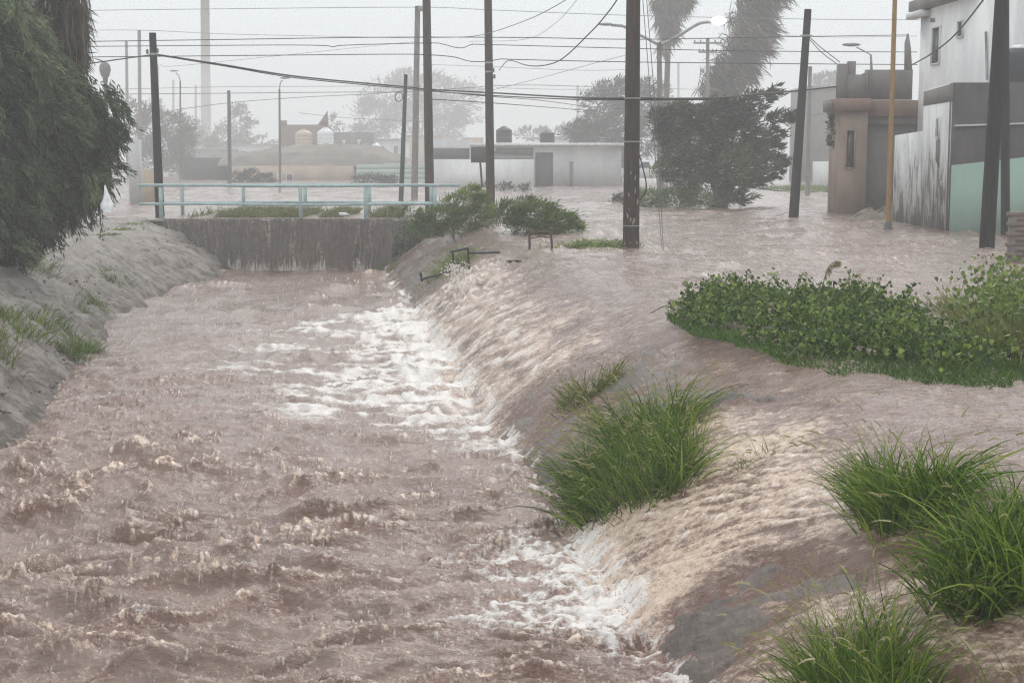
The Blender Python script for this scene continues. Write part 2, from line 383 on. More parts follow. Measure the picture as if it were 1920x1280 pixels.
# ------------------------------------------------------------------ terrain
CANAL_Z = -1.35
RUN = 2.3
def xR(y): return 2.14 - 0.138 * y
_ly = np.array([0, 6, 15.5, 18, 21.3, 28.7, 36.3, 41.3]); _lx = np.array([-4.3, -4.7, -5.45, -5.9, -6.5, -7.85, -8.25, -7.8])
def xL(y): return np.interp(y, _ly, _lx)
def bank_z(x, y):
    t = (x - xR(y)); u = np.clip(t / RUN, 0, 1)
    z = CANAL_Z * (1 - u) ** 1.8
    z = np.where(t < 0, CANAL_Z + t * 0.9, z)
    return z + 0.05 * fb(x * 0.7, y * 0.7, 40, 3) * sm(0, 0.5, t + 0.3)
def march(px, py, f=bank_z):
    d = ray(px, py); d = d / np.linalg.norm(d)
    s = np.arange(3.5, 60, 0.02)
    P = np.array([0, 0, EYE]) + s[:, None] * d
    h = P[:, 2] - f(P[:, 0], P[:, 1])
    i = int(np.argmax(h < 0))
    return P[i]

def row_y(y0, y1, n):
    a, b = 1 / y0, 1 / y1
    return 1 / np.linspace(a, b, n)
NR = 680
Y = row_y(4.6, 41.25, NR)
NC, NB, NS = 470, 160, 360
tc_ = np.linspace(0, 1, NC); tb_ = np.linspace(0, 1, NB + 1)[1:]; ts_ = np.linspace(0, 1, NS + 1)[1:] ** 1.35
yl, yr = xL(Y) - 0.5, xR(Y)
BANKW = 3.1
Xc = yl[:, None] + (yr - yl)[:, None] * tc_[None]
Xb = yr[:, None] + BANKW * tb_[None]
xend = 3 + 0.46 * Y + 2
Xs = (yr + BANKW)[:, None] + (xend - yr - BANKW)[:, None] * ts_[None]
X = np.concatenate([Xc, Xb, Xs], 1)
SHEAR = 1.26 * (1 - sm(30, 40, Y))
YY = np.broadcast_to(Y[:, None], X.shape).copy()
YY[:, NC:NC + NB] -= SHEAR[:, None] * BANKW * tb_[None]
YY[:, NC + NB:] -= SHEAR[:, None] * BANKW
NCOL = X.shape[1]
# rows of the bank drift with the water that runs down it
T = X - xR(YY)
SPY = np.gradient(Y)[:, None] * np.ones_like(X)           # row spacing, for fading detail that is too fine for it

def wfade(lam): return np.clip(lam / (1.1 * SPY) - 0.4, 0, 1)

def canal_height(x, y):
    a = -0.137 * x + 0.99 * y; c = 0.99 * x + 0.137 * y
    wa = 0.35 * pn(a * 0.6, c * 0.6, 1) + 0.12 * pn(a * 2, c * 2, 2); wc = 0.35 * pn(a * 0.6 + 9, c * 0.6, 3)
    a2, c2 = a + wa, c + wc
    turb = 0.55 + 0.9 * np.exp(-((x + 2.9) / 1.5) ** 2 - ((y - 11.3) / 2.6) ** 2) + 0.25 * pn(a * 0.3, c * 0.45, 5)
    near = np.exp(-np.clip(xR(y) - x, 0, 9) / 1.1)
    turb = np.clip((turb + 0.3) * (1 - 0.2 * sm(13, 22, y) + 0.5 * sm(26, 38, y)) + 0.45 * near, 0.3, 1.8)
    h = 0.10 * fb(a2 * 0.55, c2 * 0.32, 6, 2)
    r1 = rid(a2 * 1.1, c2 * 0.45, 8) ** 3; r2 = rid(a2 * 2.6, c2 * 0.7, 9) ** 3; r3 = rid(a2 * 6.5, c2 * 1.7, 10) ** 2.5
    line = np.maximum(sm(.90, 1.0, rid(a2 * 1.1, c2 * 0.45, 8)) * sm(-.1, .5, pn(a * .9, c * .8, 13)), .85 * sm(.90, 1.0, rid(a2 * 2.6, c2 * 0.7, 9)) * sm(0, .5, pn(a * 1.6, c * 1.3, 14)))
    front = np.maximum(sm(.70, .95, rid((a2 + .10) * 1.1, c2 * 0.45, 8)) * sm(-.2, .4, pn(a * .9, c * .8, 13)), .8 * sm(.72, .95, rid((a2 + .045) * 2.6, c2 * 0.7, 9)) * sm(-.2, .4, pn(a * 1.6, c * 1.3, 14)))
    h = h + turb * (0.060 * r1 * wfade(0.8) + 0.060 * r2 * wfade(0.4) + 0.042 * r3 * wfade(0.2))
    h = h + turb * (0.022 * pn(a2 * 11, c2 * 4.0, 11) * wfade(0.11) + 0.012 * pn(a2 * 21, c2 * 8, 12) * wfade(0.05))
    crest = np.clip(r1 * 0.45 + r2 * 0.4 + r3 * 0.3 - 0.52, 0, 1) * turb
    return h - 0.10, crest, turb, line, front

# breaking waves of the canal: pixel in the photograph, height, half width, half depth, foam
HUMPS = [(262, 862, .20, .26, .16, 1.0), (40, 900, .20, .22, .16, .9), (120, 968, .15, .30, .14, .9), (395, 1085, .20, .16, .12, 1.2),
         (305, 1060, .20, .15, .12, .5), (30, 1100, .20, .26, .14, 1.2), (160, 1130, .16, .24, .14, .5), (300, 1220, .13, .22, .12, .7),
         (130, 1215, .14, .22, .12, .6), (20, 1180, .17, .18, .10, 1.2), (470, 900, .10, .6, .13, .5), (300, 715, .12, .3, .2, .6),
         (240, 780, .07, .25, .16, .7), (60, 850, .13, .35, .15, 1.0), (385, 610, .08, .35, .25, .3), (1090, 1235, .12, .25, .1, .3),
         (740, 610, .10, .4, .25, .4), (720, 1040, .06, .35, .1, .3), (555, 960, .07, .4, .14, .3), (860, 1100, .07, .4, .1, .5),
         (640, 1230, .07, .3, .1, .4), (430, 1160, .08, .3, .12, .4), (250, 1000, .09, .3, .12, .5)]
def hump_field(x, y):
    h = np.zeros_like(x); f = np.zeros_like(x)
    n1 = pn(x * 2.1, y * 2.1, 21) * 0.5; n2 = pn(x * 6, y * 7, 22); rg1 = rid(x * 2.6 + .4 * n1, y * 4.6 + .5 * n2, 23) ** 1.5
    for k, (px, py, hh, wx, wy, fo) in enumerate(HUMPS):
        p = onz(px, py, CANAL_Z)
        wx = wx * 1.35; dx = (x - p[0]) + 0.6 * wx * n1; dy = (y - p[1]) + 0.5 * dx * (-1) ** k * 0.4 + 0.35 * wy * n1
        s = np.where(dy < 0, wy * 0.75, wy * 1.3)
        g = np.exp(-(dx / wx) ** 2 - (dy / s) ** 2)
        h = h + hh * 1.0 * g * (0.55 + 0.45 * rg1 + 0.22 * n2)
        top = np.exp(-(dx / wx) ** 2 - ((dy - 0.25 * wy) / (0.55 * wy)) ** 2)
        f = np.maximum(f, fo * top)
    return h, f

FD = np.array([-0.62, 0.78]); FN = np.array([0.78, 0.62])      # run of the water down the bank, and across it
def spill_map(x, y):
    """0..1: how much water comes over the bank here"""
    t = np.clip(x - xR(y), 0, 3); yy = y + 0.9 * t + 0.7 * pn(x * 0.9, y * 0.5, 30)
    w = sm(15.6, 18.2, yy) * (1 - sm(28.5, 31.5, yy))
    w2 = 1.25 * sm(8.7, 9.5, yy) * (1 - sm(11.9, 12.8, yy))
    w3 = sm(6.6, 7.1, yy) * (1 - sm(7.8, 8.3, yy)) * 0.75
    return np.clip(w + w2 + w3, 0, 1.25)

def build_height():
    x, y = X, YY
    t = T
    # --- canal
    hc, crest, turb, line, front = canal_height(x, y)
    hh, hf = hump_field(x, y)
    canal = CANAL_Z + hc + hh
    # --- street
    d_ = 1.0
    sx, sy = x + 0.3 * pn(x * .5, y * .5, 50), y + 0.4 * pn(x * .6, y * .4, 51)
    far = sm(12, 30, y)
    rough = 0.30 + 0.9 * far
    street = rough * (0.035 * fb(sx * 0.8, sy * 0.55, 52, 2) + 0.05 * rid(sx * 0.7, sy * 0.5, 53) ** 3 * wfade(1.2)
                      + 0.03 * rid(sx * 1.9, sy * 1.5, 54) ** 2.5 * wfade(0.5)) \
        + 0.011 * rid(sx * 4.5, sy * 6.5, 55) ** 2 * wfade(0.16) + 0.006 * pn(sx * 9, sy * 14, 56) * wfade(0.08) + 0.004 * pn(sx * 20, sy * 30, 57) * wfade(0.04)
    street = street - 0.03
    # --- bank with water
    s = spill_map(x, y)
    al = x * FD[0] + y * FD[1]; ac = x * FN[0] + y * FN[1]
    al2 = al + 0.25 * pn(al * 1.0, ac * 2.0, 60); ac2 = ac + 0.10 * pn(al * 1.5, ac * 2.5, 61)
    st1 = rid(al2 * 0.6, ac2 * 5.0, 62) ** 2; st2 = pn(al2 * 2.6, ac2 * 9, 63); st3 = pn(al2 * 9, ac2 * 20, 64)
    near_ = 1 - sm(12, 15, y)
    cl1 = fb(al2 * 9, ac2 * 17, 65, 2) * near_ + fb(al2 * 3.0, ac2 * 5.4, 65, 2) * (1 - near_); cl2 = pn(al2 * 22, ac2 * 32, 66) * near_ + pn(al2 * 7, ac2 * 8, 66) * (1 - near_)
    lng = rid(al2 * 0.9, ac2 * 8, 97) * near_ + rid(al2 * .7, ac2 * 3.6, 97) * (1 - near_); fin = pn(al2 * 3.2, ac2 * 24, 98) * near_ + pn(al2 * 2.2, ac2 * 8.5, 98) * (1 - near_)
    zb = bank_z(x, y)
    down = sm(0.05, 0.75, 1 - t / RUN)                  # 0 at the crest, 1 lower down
    thick = (0.012 + 0.010 * st1 + 0.006 * st2 + 0.006 * st3) * (0.35 + 0.65 * sm(-.4, .5, pn(al * .5, ac * 1.6, 67) + s))
    boil = s * down * (0.014 * np.abs(cl2) + 0.006 * lng + 0.010 * np.clip(fin, -.5, 1))
    burst = np.exp(-((y - 26.6) / 2.0) ** 2 - ((t - 0.75) / 0.7) ** 2)
    boil = boil + burst * (0.12 + 0.10 * cl1 + 0.05 * cl2)
    bare = (1 - sm(0.05, 0.45, s)) * sm(0.1, 0.7, down) * sm(-0.15, 0.35, pn(al * 0.55 + 3, ac * 1.7, 68) + 0.22)
    bankw = zb + thick + boil - 0.042 * bare
    # --- join
    wb = sm(-0.25, 0.08, t + 0.08 * cl1)
    ws = sm(RUN - 0.7, RUN + 0.35, t)
    z = canal * (1 - wb) + np.maximum(bankw, canal - 0.02) * wb
    z = z * (1 - ws) + street * ws
    # --- attributes
    q = np.clip(-t, 0, 20)
    far_l = sm(13, 16, y)
    lace_f = 0.40 * rid(x * 0.8 + .2 * pn(x * 2, y, 7), y * 1.5, 70) + 0.38 * rid(x * 1.7, y * 2.9, 71) + 0.30 * rid(x * 3.8, y * 5.0, 72)
    lace = 0.32 * rid(x * 1.6, y * 2.4, 70) + 0.38 * rid(x * 3.6 + .3 * cl1, y * 6.0, 71) + 0.40 * rid(x * 8, y * 13, 72)
    lace = lace * (1 - far_l) + lace_f * far_l
    S0 = spill_map(xR(y) + 0.1, y)
    wf = 0.35 + 2.1 * sm(14.5, 18, y) * (1 - sm(27, 31, y)) * (1 + 0.5 * pn(y * .6, x * .3, 73)) + 0.55 * sm(8.3, 9, y) * (1 - sm(11, 12.5, y))
    dens = np.exp(-(q / wf) ** 1.3) * (0.45 + 0.55 * S0) * sm(-0.5, -0.05, -t + 0.0) 
    patch = pn(x * 0.55, y * 0.4, 74)
    foam = (0.34 * dens ** 1.5 + sm(0.62 + 0.06 * (1 - far_l), 1.02 + .08 * (1 - far_l), lace + 0.18 * dens + 0.12 * pn(x * .9, y * 1.3, 79)) * np.clip(dens * 2.3, 0, 0.95)) * (0.75 + 0.35 * pn(x * 7, y * 16, 89))
    foam = np.maximum(foam, sm(0.80, 0.98, lace + 0.1 * patch) * 0.45 * sm(0.1, 0.5, crest))
    foam = foam * sm(0.25, -0.15, t) if False else foam * (1 - sm(-0.05, 0.3, t))
    hfoam = hf * sm(0.42, 0.80, 0.45 * lace + 0.45 * rid(x * 13, y * 20, 75) ** 1.5 + 0.16 * np.minimum(hf, 1))
    aer = np.clip(0.9 * hfoam, 0, 1) * (1 - wb)
    fine = sm(0.55, 0.95, rid(x * 5, y * 9, 86)) * sm(0.25, 0.8, rid(x * 15, y * 24, 87))
    aer = np.maximum(aer, (0.95 * sm(0.1, 0.6, crest) * sm(-.4, .3, pn(x * .5, y * .6, 88)) + 0.26) * fine * (1 - wb))
    aer = np.maximum(aer, 0.85 * line * (.35 + .65 * sm(.3, .9, rid(x * 7, y * 11, 45) * rid(x * 17, y * 26, 46))) * np.clip(turb, .5, 1.2) * (1 - wb))
    foam = np.maximum(foam, 0.45 * line * sm(.5, .95, rid(x * 9, y * 14, 47)) * np.clip(turb, .4, 1) * (1 - wb))
    foam = np.maximum(foam, 0.55 * sm(0.6, 1.1, hfoam) * (1 - wb))
    core = s * sm(0.14, 0.88, down * (1.0 + 0.5 * pn(al * 0.7, ac * 1.8, 85)))
    bankaer = core * np.clip(0.50 + 0.14 * cl1 + 0.2 * cl2 + 0.45 * (lng - .6) + 0.3 * fin + .25 * pn(al2 * .8, ac2 * 1.6, 44), 0, 1.05)
    bankaer = np.maximum(bankaer, burst * np.clip(0.5 + 0.9 * cl1 + .4 * cl2, 0, 1))
    bankaer = np.maximum(bankaer, 0.35 * sm(0.3, 0.9, st2 + 0.5 * st1) * (1 - ws))
    toe = np.exp(-((t + 0.02) / 0.16) ** 2) * (0.35 + 0.65 * S0)
    aer = np.maximum(aer, np.maximum(bankaer * wb * (1 - ws), toe * np.clip(0.7 + cl1, 0, 1)))
    # aeration carried out into the canal
    out = np.exp(-(q / (0.5 * wf)) ** 1.3) * S0 * (t < 0)
    aer = np.maximum(aer, out * np.clip(0.55 + 0.8 * cl1, 0, 1) * 0.8)
    sg = sm(0.62, 0.9, rid(sx * 1.9, sy * 1.5, 54)) * sm(0.55, 0.95, rid(sx * 6, sy * 9, 76)) * rough
    aer = np.maximum(aer, 0.5 * sg * ws)
    bfoam = s * sm(0.45, 1.0, down) * np.clip(0.22 + 0.5 * fin + 0.4 * cl2 + 0.4 * (lng - .5), 0, .8) * sm(15, 17, y)
    bfoam = np.maximum(bfoam, s * sm(.2, .8, down) * np.clip(0.6 * cl2 + 0.6 * fin + .5 * (lng - .6) - 0.15, 0, .6) * near_)
    foam = np.maximum(foam, bfoam * wb * (1 - ws))
    foam = np.maximum(foam, 0.35 * sm(0.86, 0.97, rid(sx * 11, sy * 16, 77)) * sm(-.2, .5, pn(sx, sy, 78)) * ws)
    foam = np.maximum(foam, 0.6 * sm(.90, .99, rid(x * 12, y * 19, 48)) * sm(.55, .9, rid(x * 4.1, y * 5.3, 49)) * (1 - wb))  # tiny white glints of the canal water, painted in as foam flecks
    silt_and_faces = np.clip(0.75 * sm(0.15, 0.75, pn(x * 0.35, y * 0.16, 80) + 0.5 * pn(x * 1.6, y * 1.1, 81)) + 0.0, 0, 1)
    silt_and_faces = np.maximum(silt_and_faces * (0.45 + 0.4 * ws), 0.5 * sm(0.1, -0.3, hc - 0.0) if False else silt_and_faces * 0.6)
    silt_and_faces = np.maximum(silt_and_faces, wb * (1 - ws) * np.clip(.35 + .5 * (1 - s) * sm(.1, .6, down) + .6 * (st1 - .3) - .5 * fin, 0, .9))
    silt_and_faces = np.clip(silt_and_faces + (1 - wb) * (0.35 * sm(0.03, 0.12, hc + hh) + 0.8 * front * np.clip(turb, .4, 1.2)), 0, 0.95)  # camera-facing wave fronts: their darker look painted into the brown colour
    z = z + 0.03 * np.clip(foam, 0, 1) * (0.3 + rid(x * 7, y * 11, 31)) * (t < 0.1) + 0.02 * np.clip(aer, 0, 1) * (1 - wb) * rid(x * 9, y * 14, 32)
    return z, foam, aer, silt_and_faces

Z, FOAM, AER, SILT_AND_FACES = build_height()

def grid_faces(nr, c0, c1, ncol):
    i = np.arange(nr - 1)[:, None] * ncol; j = np.arange(c0, c1 - 1)[None]
    return np.stack([i + j, i + j + 1, i + ncol + j + 1, i + ncol + j], -1).reshape(-1, 4)
V_all = np.stack([X, YY, Z], -1).reshape(-1, 3)
# vertex normals of the whole sheet, so the three pieces meet without a crease
dZx = np.stack([np.gradient(X, axis=1), np.gradient(YY, axis=1), np.gradient(Z, axis=1)], -1)
dZy = np.stack([np.gradient(X, axis=0), np.gradient(YY, axis=0), np.gradient(Z, axis=0)], -1)
NV = np.cross(dZx, dZy); NV /= np.linalg.norm(NV, axis=-1)[..., None] + 1e-12
NV = np.where(NV[..., 2:3] < 0, -NV, NV)
def water_piece(name, label, c0, c1):
    sl = (slice(None), slice(c0, c1))
    nc = c1 - c0
    V = np.stack([X[sl], YY[sl], Z[sl]], -1).reshape(-1, 3)
    me = mesh(name, V, grid_faces(NR, 0, nc, nc), M['water'], True, {'foam': FOAM[sl], 'aeration': AER[sl], 'silt_and_faces': SILT_AND_FACES[sl]})
    me.normals_split_custom_set_from_vertices(NV[sl].reshape(-1, 3).tolist())
    o = bpy.data.objects.new(name, me); COL.objects.link(o)
    return tag(o, label, None, None, 'structure')
water_piece('canal_water', 'fast muddy brown water filling the canal, with breaking waves and foam', 0, NC)
water_piece('bank_spill_water', 'brown water pouring over the canal bank in tan foaming sheets', NC - 1, NC + NB)
water_piece('street_water', 'shallow muddy flood water covering the street beside the canal', NC + NB - 1, NCOL)

# flood beyond the bridge
yb = row_y(41.25, 420, 200)
xb = np.linspace(-1, 1, 420)
XB = xb[None] * (40 + 0.3 * yb)[:, None] + 4; YB = np.broadcast_to(yb[:, None], XB.shape)
spb = np.gradient(yb)[:, None]
fb_ = lambda lam: np.clip(lam / (2.2 * spb) - 0.3, 0.0, 1)
rg = rid(XB * 0.7, YB * 0.4, 53)
ZB = 1.1 * (0.05 * fb(XB * 0.5, YB * 0.35, 52, 2) + 0.06 * rg ** 3 * fb_(2.5) + 0.03 * rid(XB * 1.9, YB * 1.2, 54) ** 2.5 * fb_(0.8)) - 0.035
ZB = np.where((XB < -2.6) & (XB > -9.9) & (YB < 44.8), ZB * 0.3 + 0.02, ZB)
inside_ = (XB[0] > -1.5) & (XB[0] < X[-1, -1])
first = np.where(inside_, np.interp(XB[0], X[-1, NC + NB:], Z[-1, NC + NB:]), ZB[0])
ZB = ZB + (first - ZB[0])[None] * (1 - sm(41.25, 45, yb))[:, None]
SB = np.clip(0.7 * sm(0.1, 0.7, pn(XB * 0.25, YB * 0.12, 80)), 0, 1)
AB = 0.5 * sm(0.5, 0.95, rid(XB * 2.2, YB * 1.3, 82)) * sm(-.2, .5, pn(XB * .3, YB * .2, 83))
FB = 0.4 * sm(0.8, .97, rid(XB * 4, YB * 2.2, 84))
o = obj('flooded_crossing', (np.stack([XB, YB, ZB], -1).reshape(-1, 3), grid_faces(len(yb), 0, 420, 420)), M['water'], None, True, {'foam': FB, 'aeration': AB, 'silt_and_faces': SB})
tag(o, 'flood water spread over the crossing and lots beyond the bridge', None, None, 'structure')

# right bank under the water
yk = row_y(4.3, 41.25, 420); tk = np.linspace(-0.5, 2.9, 150)
XK = xR(yk)[:, None] + tk[None]; YK = np.broadcast_to(yk[:, None], XK.shape)
alk = XK * FD[0] + YK * FD[1]; ack = XK * FN[0] + YK * FN[1]
ZK = bank_z(XK, YK) + 0.03 * fb(alk * 1.3, ack * 5, 90, 4) + 0.025 * rid(alk * 1.2, ack * 7, 91) ** 3 + 0.01 * pn(alk * 9, ack * 16, 92) - 0.035 - 0.16 * sm(RUN - .7, RUN - .1, tk)[None]
o = obj('right_bank', (np.stack([XK, YK, ZK], -1).reshape(-1, 3), grid_faces(420, 0, 150, 150)), M['bank'], None, True)
tag(o, 'grey wet sloping bank of the canal under the spilling water', None, None, 'structure')

# left bank
yq = row_y(4.3, 41.6, 300); tq = np.concatenate([np.linspace(-0.9, 3.2, 150), np.linspace(3.3, 22, 60)])
XQ = (xL(yq)[:, None] - tq[None]); YQ = np.broadcast_to(yq[:, None], XQ.shape); TQ = np.broadcast_to(tq[None], XQ.shape)
def left_z(x, y):
    t = xL(y) - x; u = np.clip(t / 2.7, 0, 1)
    z = CANAL_Z * (1 - u) ** 1.5
    z = np.where(t < 0, CANAL_Z + t * 0.8, z)
    return z
rk = rid(XQ * 1.1 + .5 * pn(XQ, YQ, 5), YQ * 0.8, 95) ** 2
ZQ = left_z(XQ, YQ) + (0.09 * fb(XQ * 0.8, YQ * 0.6, 92, 4) + 0.08 * rk + 0.06 * pn(XQ * 4, YQ * 3, 93) + 0.045 * pn(XQ * 9, YQ * 6, 94) + 0.02 * pn(XQ * 19, YQ * 12, 96)) * (0.35 + 0.65 * sm(3.4, 2.2, TQ) if False else 0.35 + 0.65 * (1 - sm(2.2, 3.4, TQ)))
o = obj('left_bank', (np.stack([XQ, YQ, ZQ], -1).reshape(-1, 3), grid_faces(300, 0, len(tq), len(tq))[:, ::-1]), M['pale_bank'], None, True)
tag(o, 'pale rain-washed earth bank along the left side of the canal', None, None, 'structure')
def left_ground(x, y): return left_z(x, y)

n_ = 1500
ty = 1 / rng.uniform(1 / 41, 1 / 14, n_); tt = rng.uniform(-.1, 3.4, n_); tx = xL(ty) - tt; tz = left_z(tx, ty)
rs = rng.uniform(.01, .03, n_) * (1 + 1.0 * rng.random(n_) ** 6)
OV0 = np.array([[1, 0, 0], [-1, 0, 0], [0, 1, 0], [0, -1, 0], [0, 0, 1], [0, 0, -1]], float); OF0 = np.array([[0, 2, 4], [2, 1, 4], [1, 3, 4], [3, 0, 4], [2, 0, 5], [1, 2, 5], [3, 1, 5], [0, 3, 5]])
sv = np.stack([tx, ty, tz + .02], 1)[:, None] + rs[:, None, None] * OV0[None] * rng.uniform(.6, 1.4, (n_, 6, 1)) * [1.2, 1, .7]
o = obj('bank_stones', (sv.reshape(-1, 3), (np.arange(n_)[:, None, None] * 6 + OF0[None]).reshape(-1, 3)), M['bank'], None, True)
tag(o, 'small wet stones and clods strewn over the left bank', None, None, 'stuff')
o = obj('ground', (np.array([[-185, -8, -2.3], [185, -8, -2.3], [185, 425, -2.3], [-185, 425, -2.3]]), np.array([[0, 1, 2, 3]])), M['ground'])
tag(o, 'flat muddy ground under the flood', None, None, 'structure')

# ------------------------------------------------------------------ haze
hz = obj('haze', box(-190, 190, -12, 430, -3.3, 19.0), None)
hm = bpy.data.materials.new('rain_haze'); hm.use_nodes = True
hm.node_tree.nodes.clear()
pv = hm.node_tree.nodes.new('ShaderNodeVolumePrincipled'); ho = hm.node_tree.nodes.new('ShaderNodeOutputMaterial')
pv.inputs['Color'].default_value = (0.97, 0.975, 0.98, 1); pv.inputs['Density'].default_value = 0.0036; pv.inputs['Anisotropy'].default_value = 0.0
hm.node_tree.links.new(pv.outputs[0], ho.inputs['Volume'])
hz.data.materials.append(hm)
tag(hz, 'pale grey rain haze hanging over the whole flooded street', None, None, 'stuff')

# ------------------------------------------------------------------ bridge and drop wall
wall = empty('drop_wall', (-6.2, 41.3, 0), 'wet concrete wall under the bridge railing with brown water sheeting down it', 'wall')
WX0, WX1 = -10.2, -1.9
wx = np.linspace(WX0, WX1, 120); wz = np.linspace(-1.9, -0.02, 30)
GX, GZ = np.meshgrid(wx, wz)
GY = 41.28 + 0.02 * fb(GX * 1.2, GZ * 1.2, 100, 3)
obj('wall_face', (np.stack([GX, GY, GZ], -1).reshape(-1, 3), grid_faces(30, 0, 120, 120)), M['wall_wet'], wall, True)
obj('wall_core', box(WX0, WX1, 41.36, 41.75, -1.9, -0.06), M['cement'], wall)
obj('coping', bevbox(WX0, WX1, 41.22, 41.72, -0.05, 0.015, 0.012), M['kerb'], wall)
# curtain of water: vertical strands of different length
cx_, cz_ = np.linspace(WX0 + .5, WX1 - .9, 420), np.linspace(0.03, -1.42, 60)
CXX, CZZ = np.meshgrid(cx_, cz_)
wob = CXX + 0.05 * pn(CXX * 1.5, CZZ * 1.2, 110)
k1 = pn(wob * 3.0, CZZ * 0.35, 111); k2 = rid(wob * 9, CZZ * 0.7, 112); k3 = pn(wob * 24, CZZ * 2.2, 113)
fall = np.clip(0.03 - CZZ, 0, 2)
CYY = 41.225 - 0.05 * np.sqrt(fall) - 0.035 * k2 ** 2 - 0.02 * k3 + 0.05 * sm(0.0, .5, k1) + 0.0
cu_a = np.clip(0.02 + 0.15 * k1 + 0.12 * sm(.75, .98, k2) + 0.2 * sm(.62, .98, k2 + .25 * k3) * sm(-.3, .4, k1) + 0.12 * sm(1.1, 1.42, fall + .25 * k3 + .2 * k1), 0, 1)
cu_f = np.clip(0.2 * sm(.82, 1.05, k2 + .3 * k3) * sm(0, .5, k1) + 0.5 * sm(1.2, 1.45, fall + .25 * k3 + .25 * k1), 0, 1)
obj('water_curtain', (np.stack([CXX, CYY, CZZ], -1).reshape(-1, 3), grid_faces(60, 0, 420, 420)), M['curtain'], wall, True, {'foam': cu_f, 'aeration': cu_a, 'silt_and_faces': np.clip(.1 - .3 * k1, 0, .3)})

def railing(Y0, x0, x1, posts, label, hgt):
    e = empty('bridge_railing', ((x0 + x1) / 2, Y0, 0), label, 'railing', 'railings of the bridge')
    for z, r in ((hgt, 0.045), (hgt - 0.52, 0.04)):
        xs = np.linspace(x0, x1, 12)
        obj('rail', tube(np.stack([xs, np.full(12, Y0), z + 0.012 * np.sin(xs * 0.9 + Y0)], 1), r, 10), M['rail'], e, True)
    for px in posts:
        obj('post', bevbox(px - 0.05, px + 0.05, Y0 - 0.04, Y0 + 0.04, -0.05, hgt - 0.045, 0.01), M['rail'], e)
    return e
fx = [at(p, 345, 41.5)[0] for p in (260, 862, 302, 341, 563, 685, 815)]
railing(41.5, fx[0], fx[1], [fx[3] - 2.1 + 1.5, fx[4], fx[5], fx[6]], 'pale teal pipe railing along the near edge of the bridge', at(560, 348, 41.5)[2])
bx_ = [at(p, 345, 44.6)[0] for p in (300, 835, 341, 456, 572, 692, 808)]
railing(44.6, bx_[0], bx_[1], bx_[2:], 'pale teal pipe railing along the far edge of the bridge, behind the other', at(560, 347, 44.6)[2])

# ------------------------------------------------------------------ poles
def pole(name, base, top, r0, r1, mat, label, group='utility poles standing in the flood', sub='utility pole', wob=0.0):
    base = np.array(base, float); top = np.array(top, float)
    e = empty(name, base, label, sub, group)
    t = np.linspace(-0.06, 1, 12)[:, None]
    P = base + (top - base) * t
    P[:, 0] += wob * np.sin(np.linspace(0, 3.1, 12))
    r = np.linspace(r0, r1, 12)
    obj('shaft', tube(P, r, 14), mat, e, True)
    return e, P
def band(e, p, r, mat=None, h=0.03):
    obj('band', lathe((p[0], p[1], p[2]), [(r + 0.004, -h), (r + 0.012, -h * .6), (r + 0.012, h * .6), (r + 0.004, h)], 14), mat or M['steel'], e, True)
def lerp(P, z):
    i = np.interp(z, P[:, 2], np.arange(len(P))); k = int(i); k = min(k, len(P) - 2); return P[k] + (P[k + 1] - P[k]) * (i - k)
def insulator(e, p):
    obj('insulator', lathe(p, [(0.02, 0), (0.045, 0.03), (0.03, 0.06), (0.05, 0.09), (0.02, 0.13), (0.01, 0.14)], 8), M['wire'], e, True)

def pp(px0, py0, Y0, px1, py1, dY=0.0):       # base and top from the photograph
    return at(px0, py0, Y0), at(px1, py1, Y0 + dY)

# big dark pole in the middle of the street
b, t = pp(1183, 467, 27.6, 1189, -170)
e, P = pole('utility_pole', b, t, 0.158, 0.118, M['pole_brown'], 'thick dark brown pole with torn paper and wire bands, nearest mid-street')
for py in (185, 266, 423):
    p = lerp(P, at(1183, py, 27.6)[2]); band(e, p, 0.145, M['steel'], 0.012)
for k in range(17):
    p = lerp(P, rng.uniform(0.05, 1.45)); a = rng.uniform(-2.6, -0.5); r_ = 0.157; s_ = rng.uniform(0.012, 0.035)
    q = np.array([p[0] + r_ * math.cos(a), p[1] + r_ * math.sin(a), p[2]]); tn = np.array([-math.sin(a), math.cos(a), 0])
    up = np.array([0.2, 0, 1.0]); nn = np.array([math.cos(a), math.sin(a), 0])
    obj('paper_scrap', (np.array([q - tn * s_ * .5 - up * s_ * rng.random(), q + tn * s_ * .4 - up * s_ * 2, q + tn * s_ * (.3 + rng.random()) + nn * .012, q - tn * s_ * rng.random() + up * s_ * 2.2 + nn * .01]), np.array([[0, 1, 2], [0, 2, 3]])), M['paper'], e)
obj('bracket_wire', tube(catmull([lerp(P, at(1183, 290, 27.6)[2]) + [0.14, -.02, 0], at(1212, 350, 27.6), lerp(P, at(1183, 376, 27.6)[2]) + [.15, -.02, 0]]), 0.012, 6), M['cable'], e)
# guy wires
for dx, lb in ((0, 'taut guy wire running down to the flooded street right of the big pole'), (7, 'second guy wire a hand to the right of the first beside the big pole')):
    o = obj('guy_wire', tube(catmull([at(1193 + dx, -150, 28.3), at(1222 + dx, 210, 28.0), at(1241 + dx * .4, 466, 27.7)]), 0.008, 5), M['wire'])
    tag(o, lb, 'wire', 'guy wires beside the big pole')

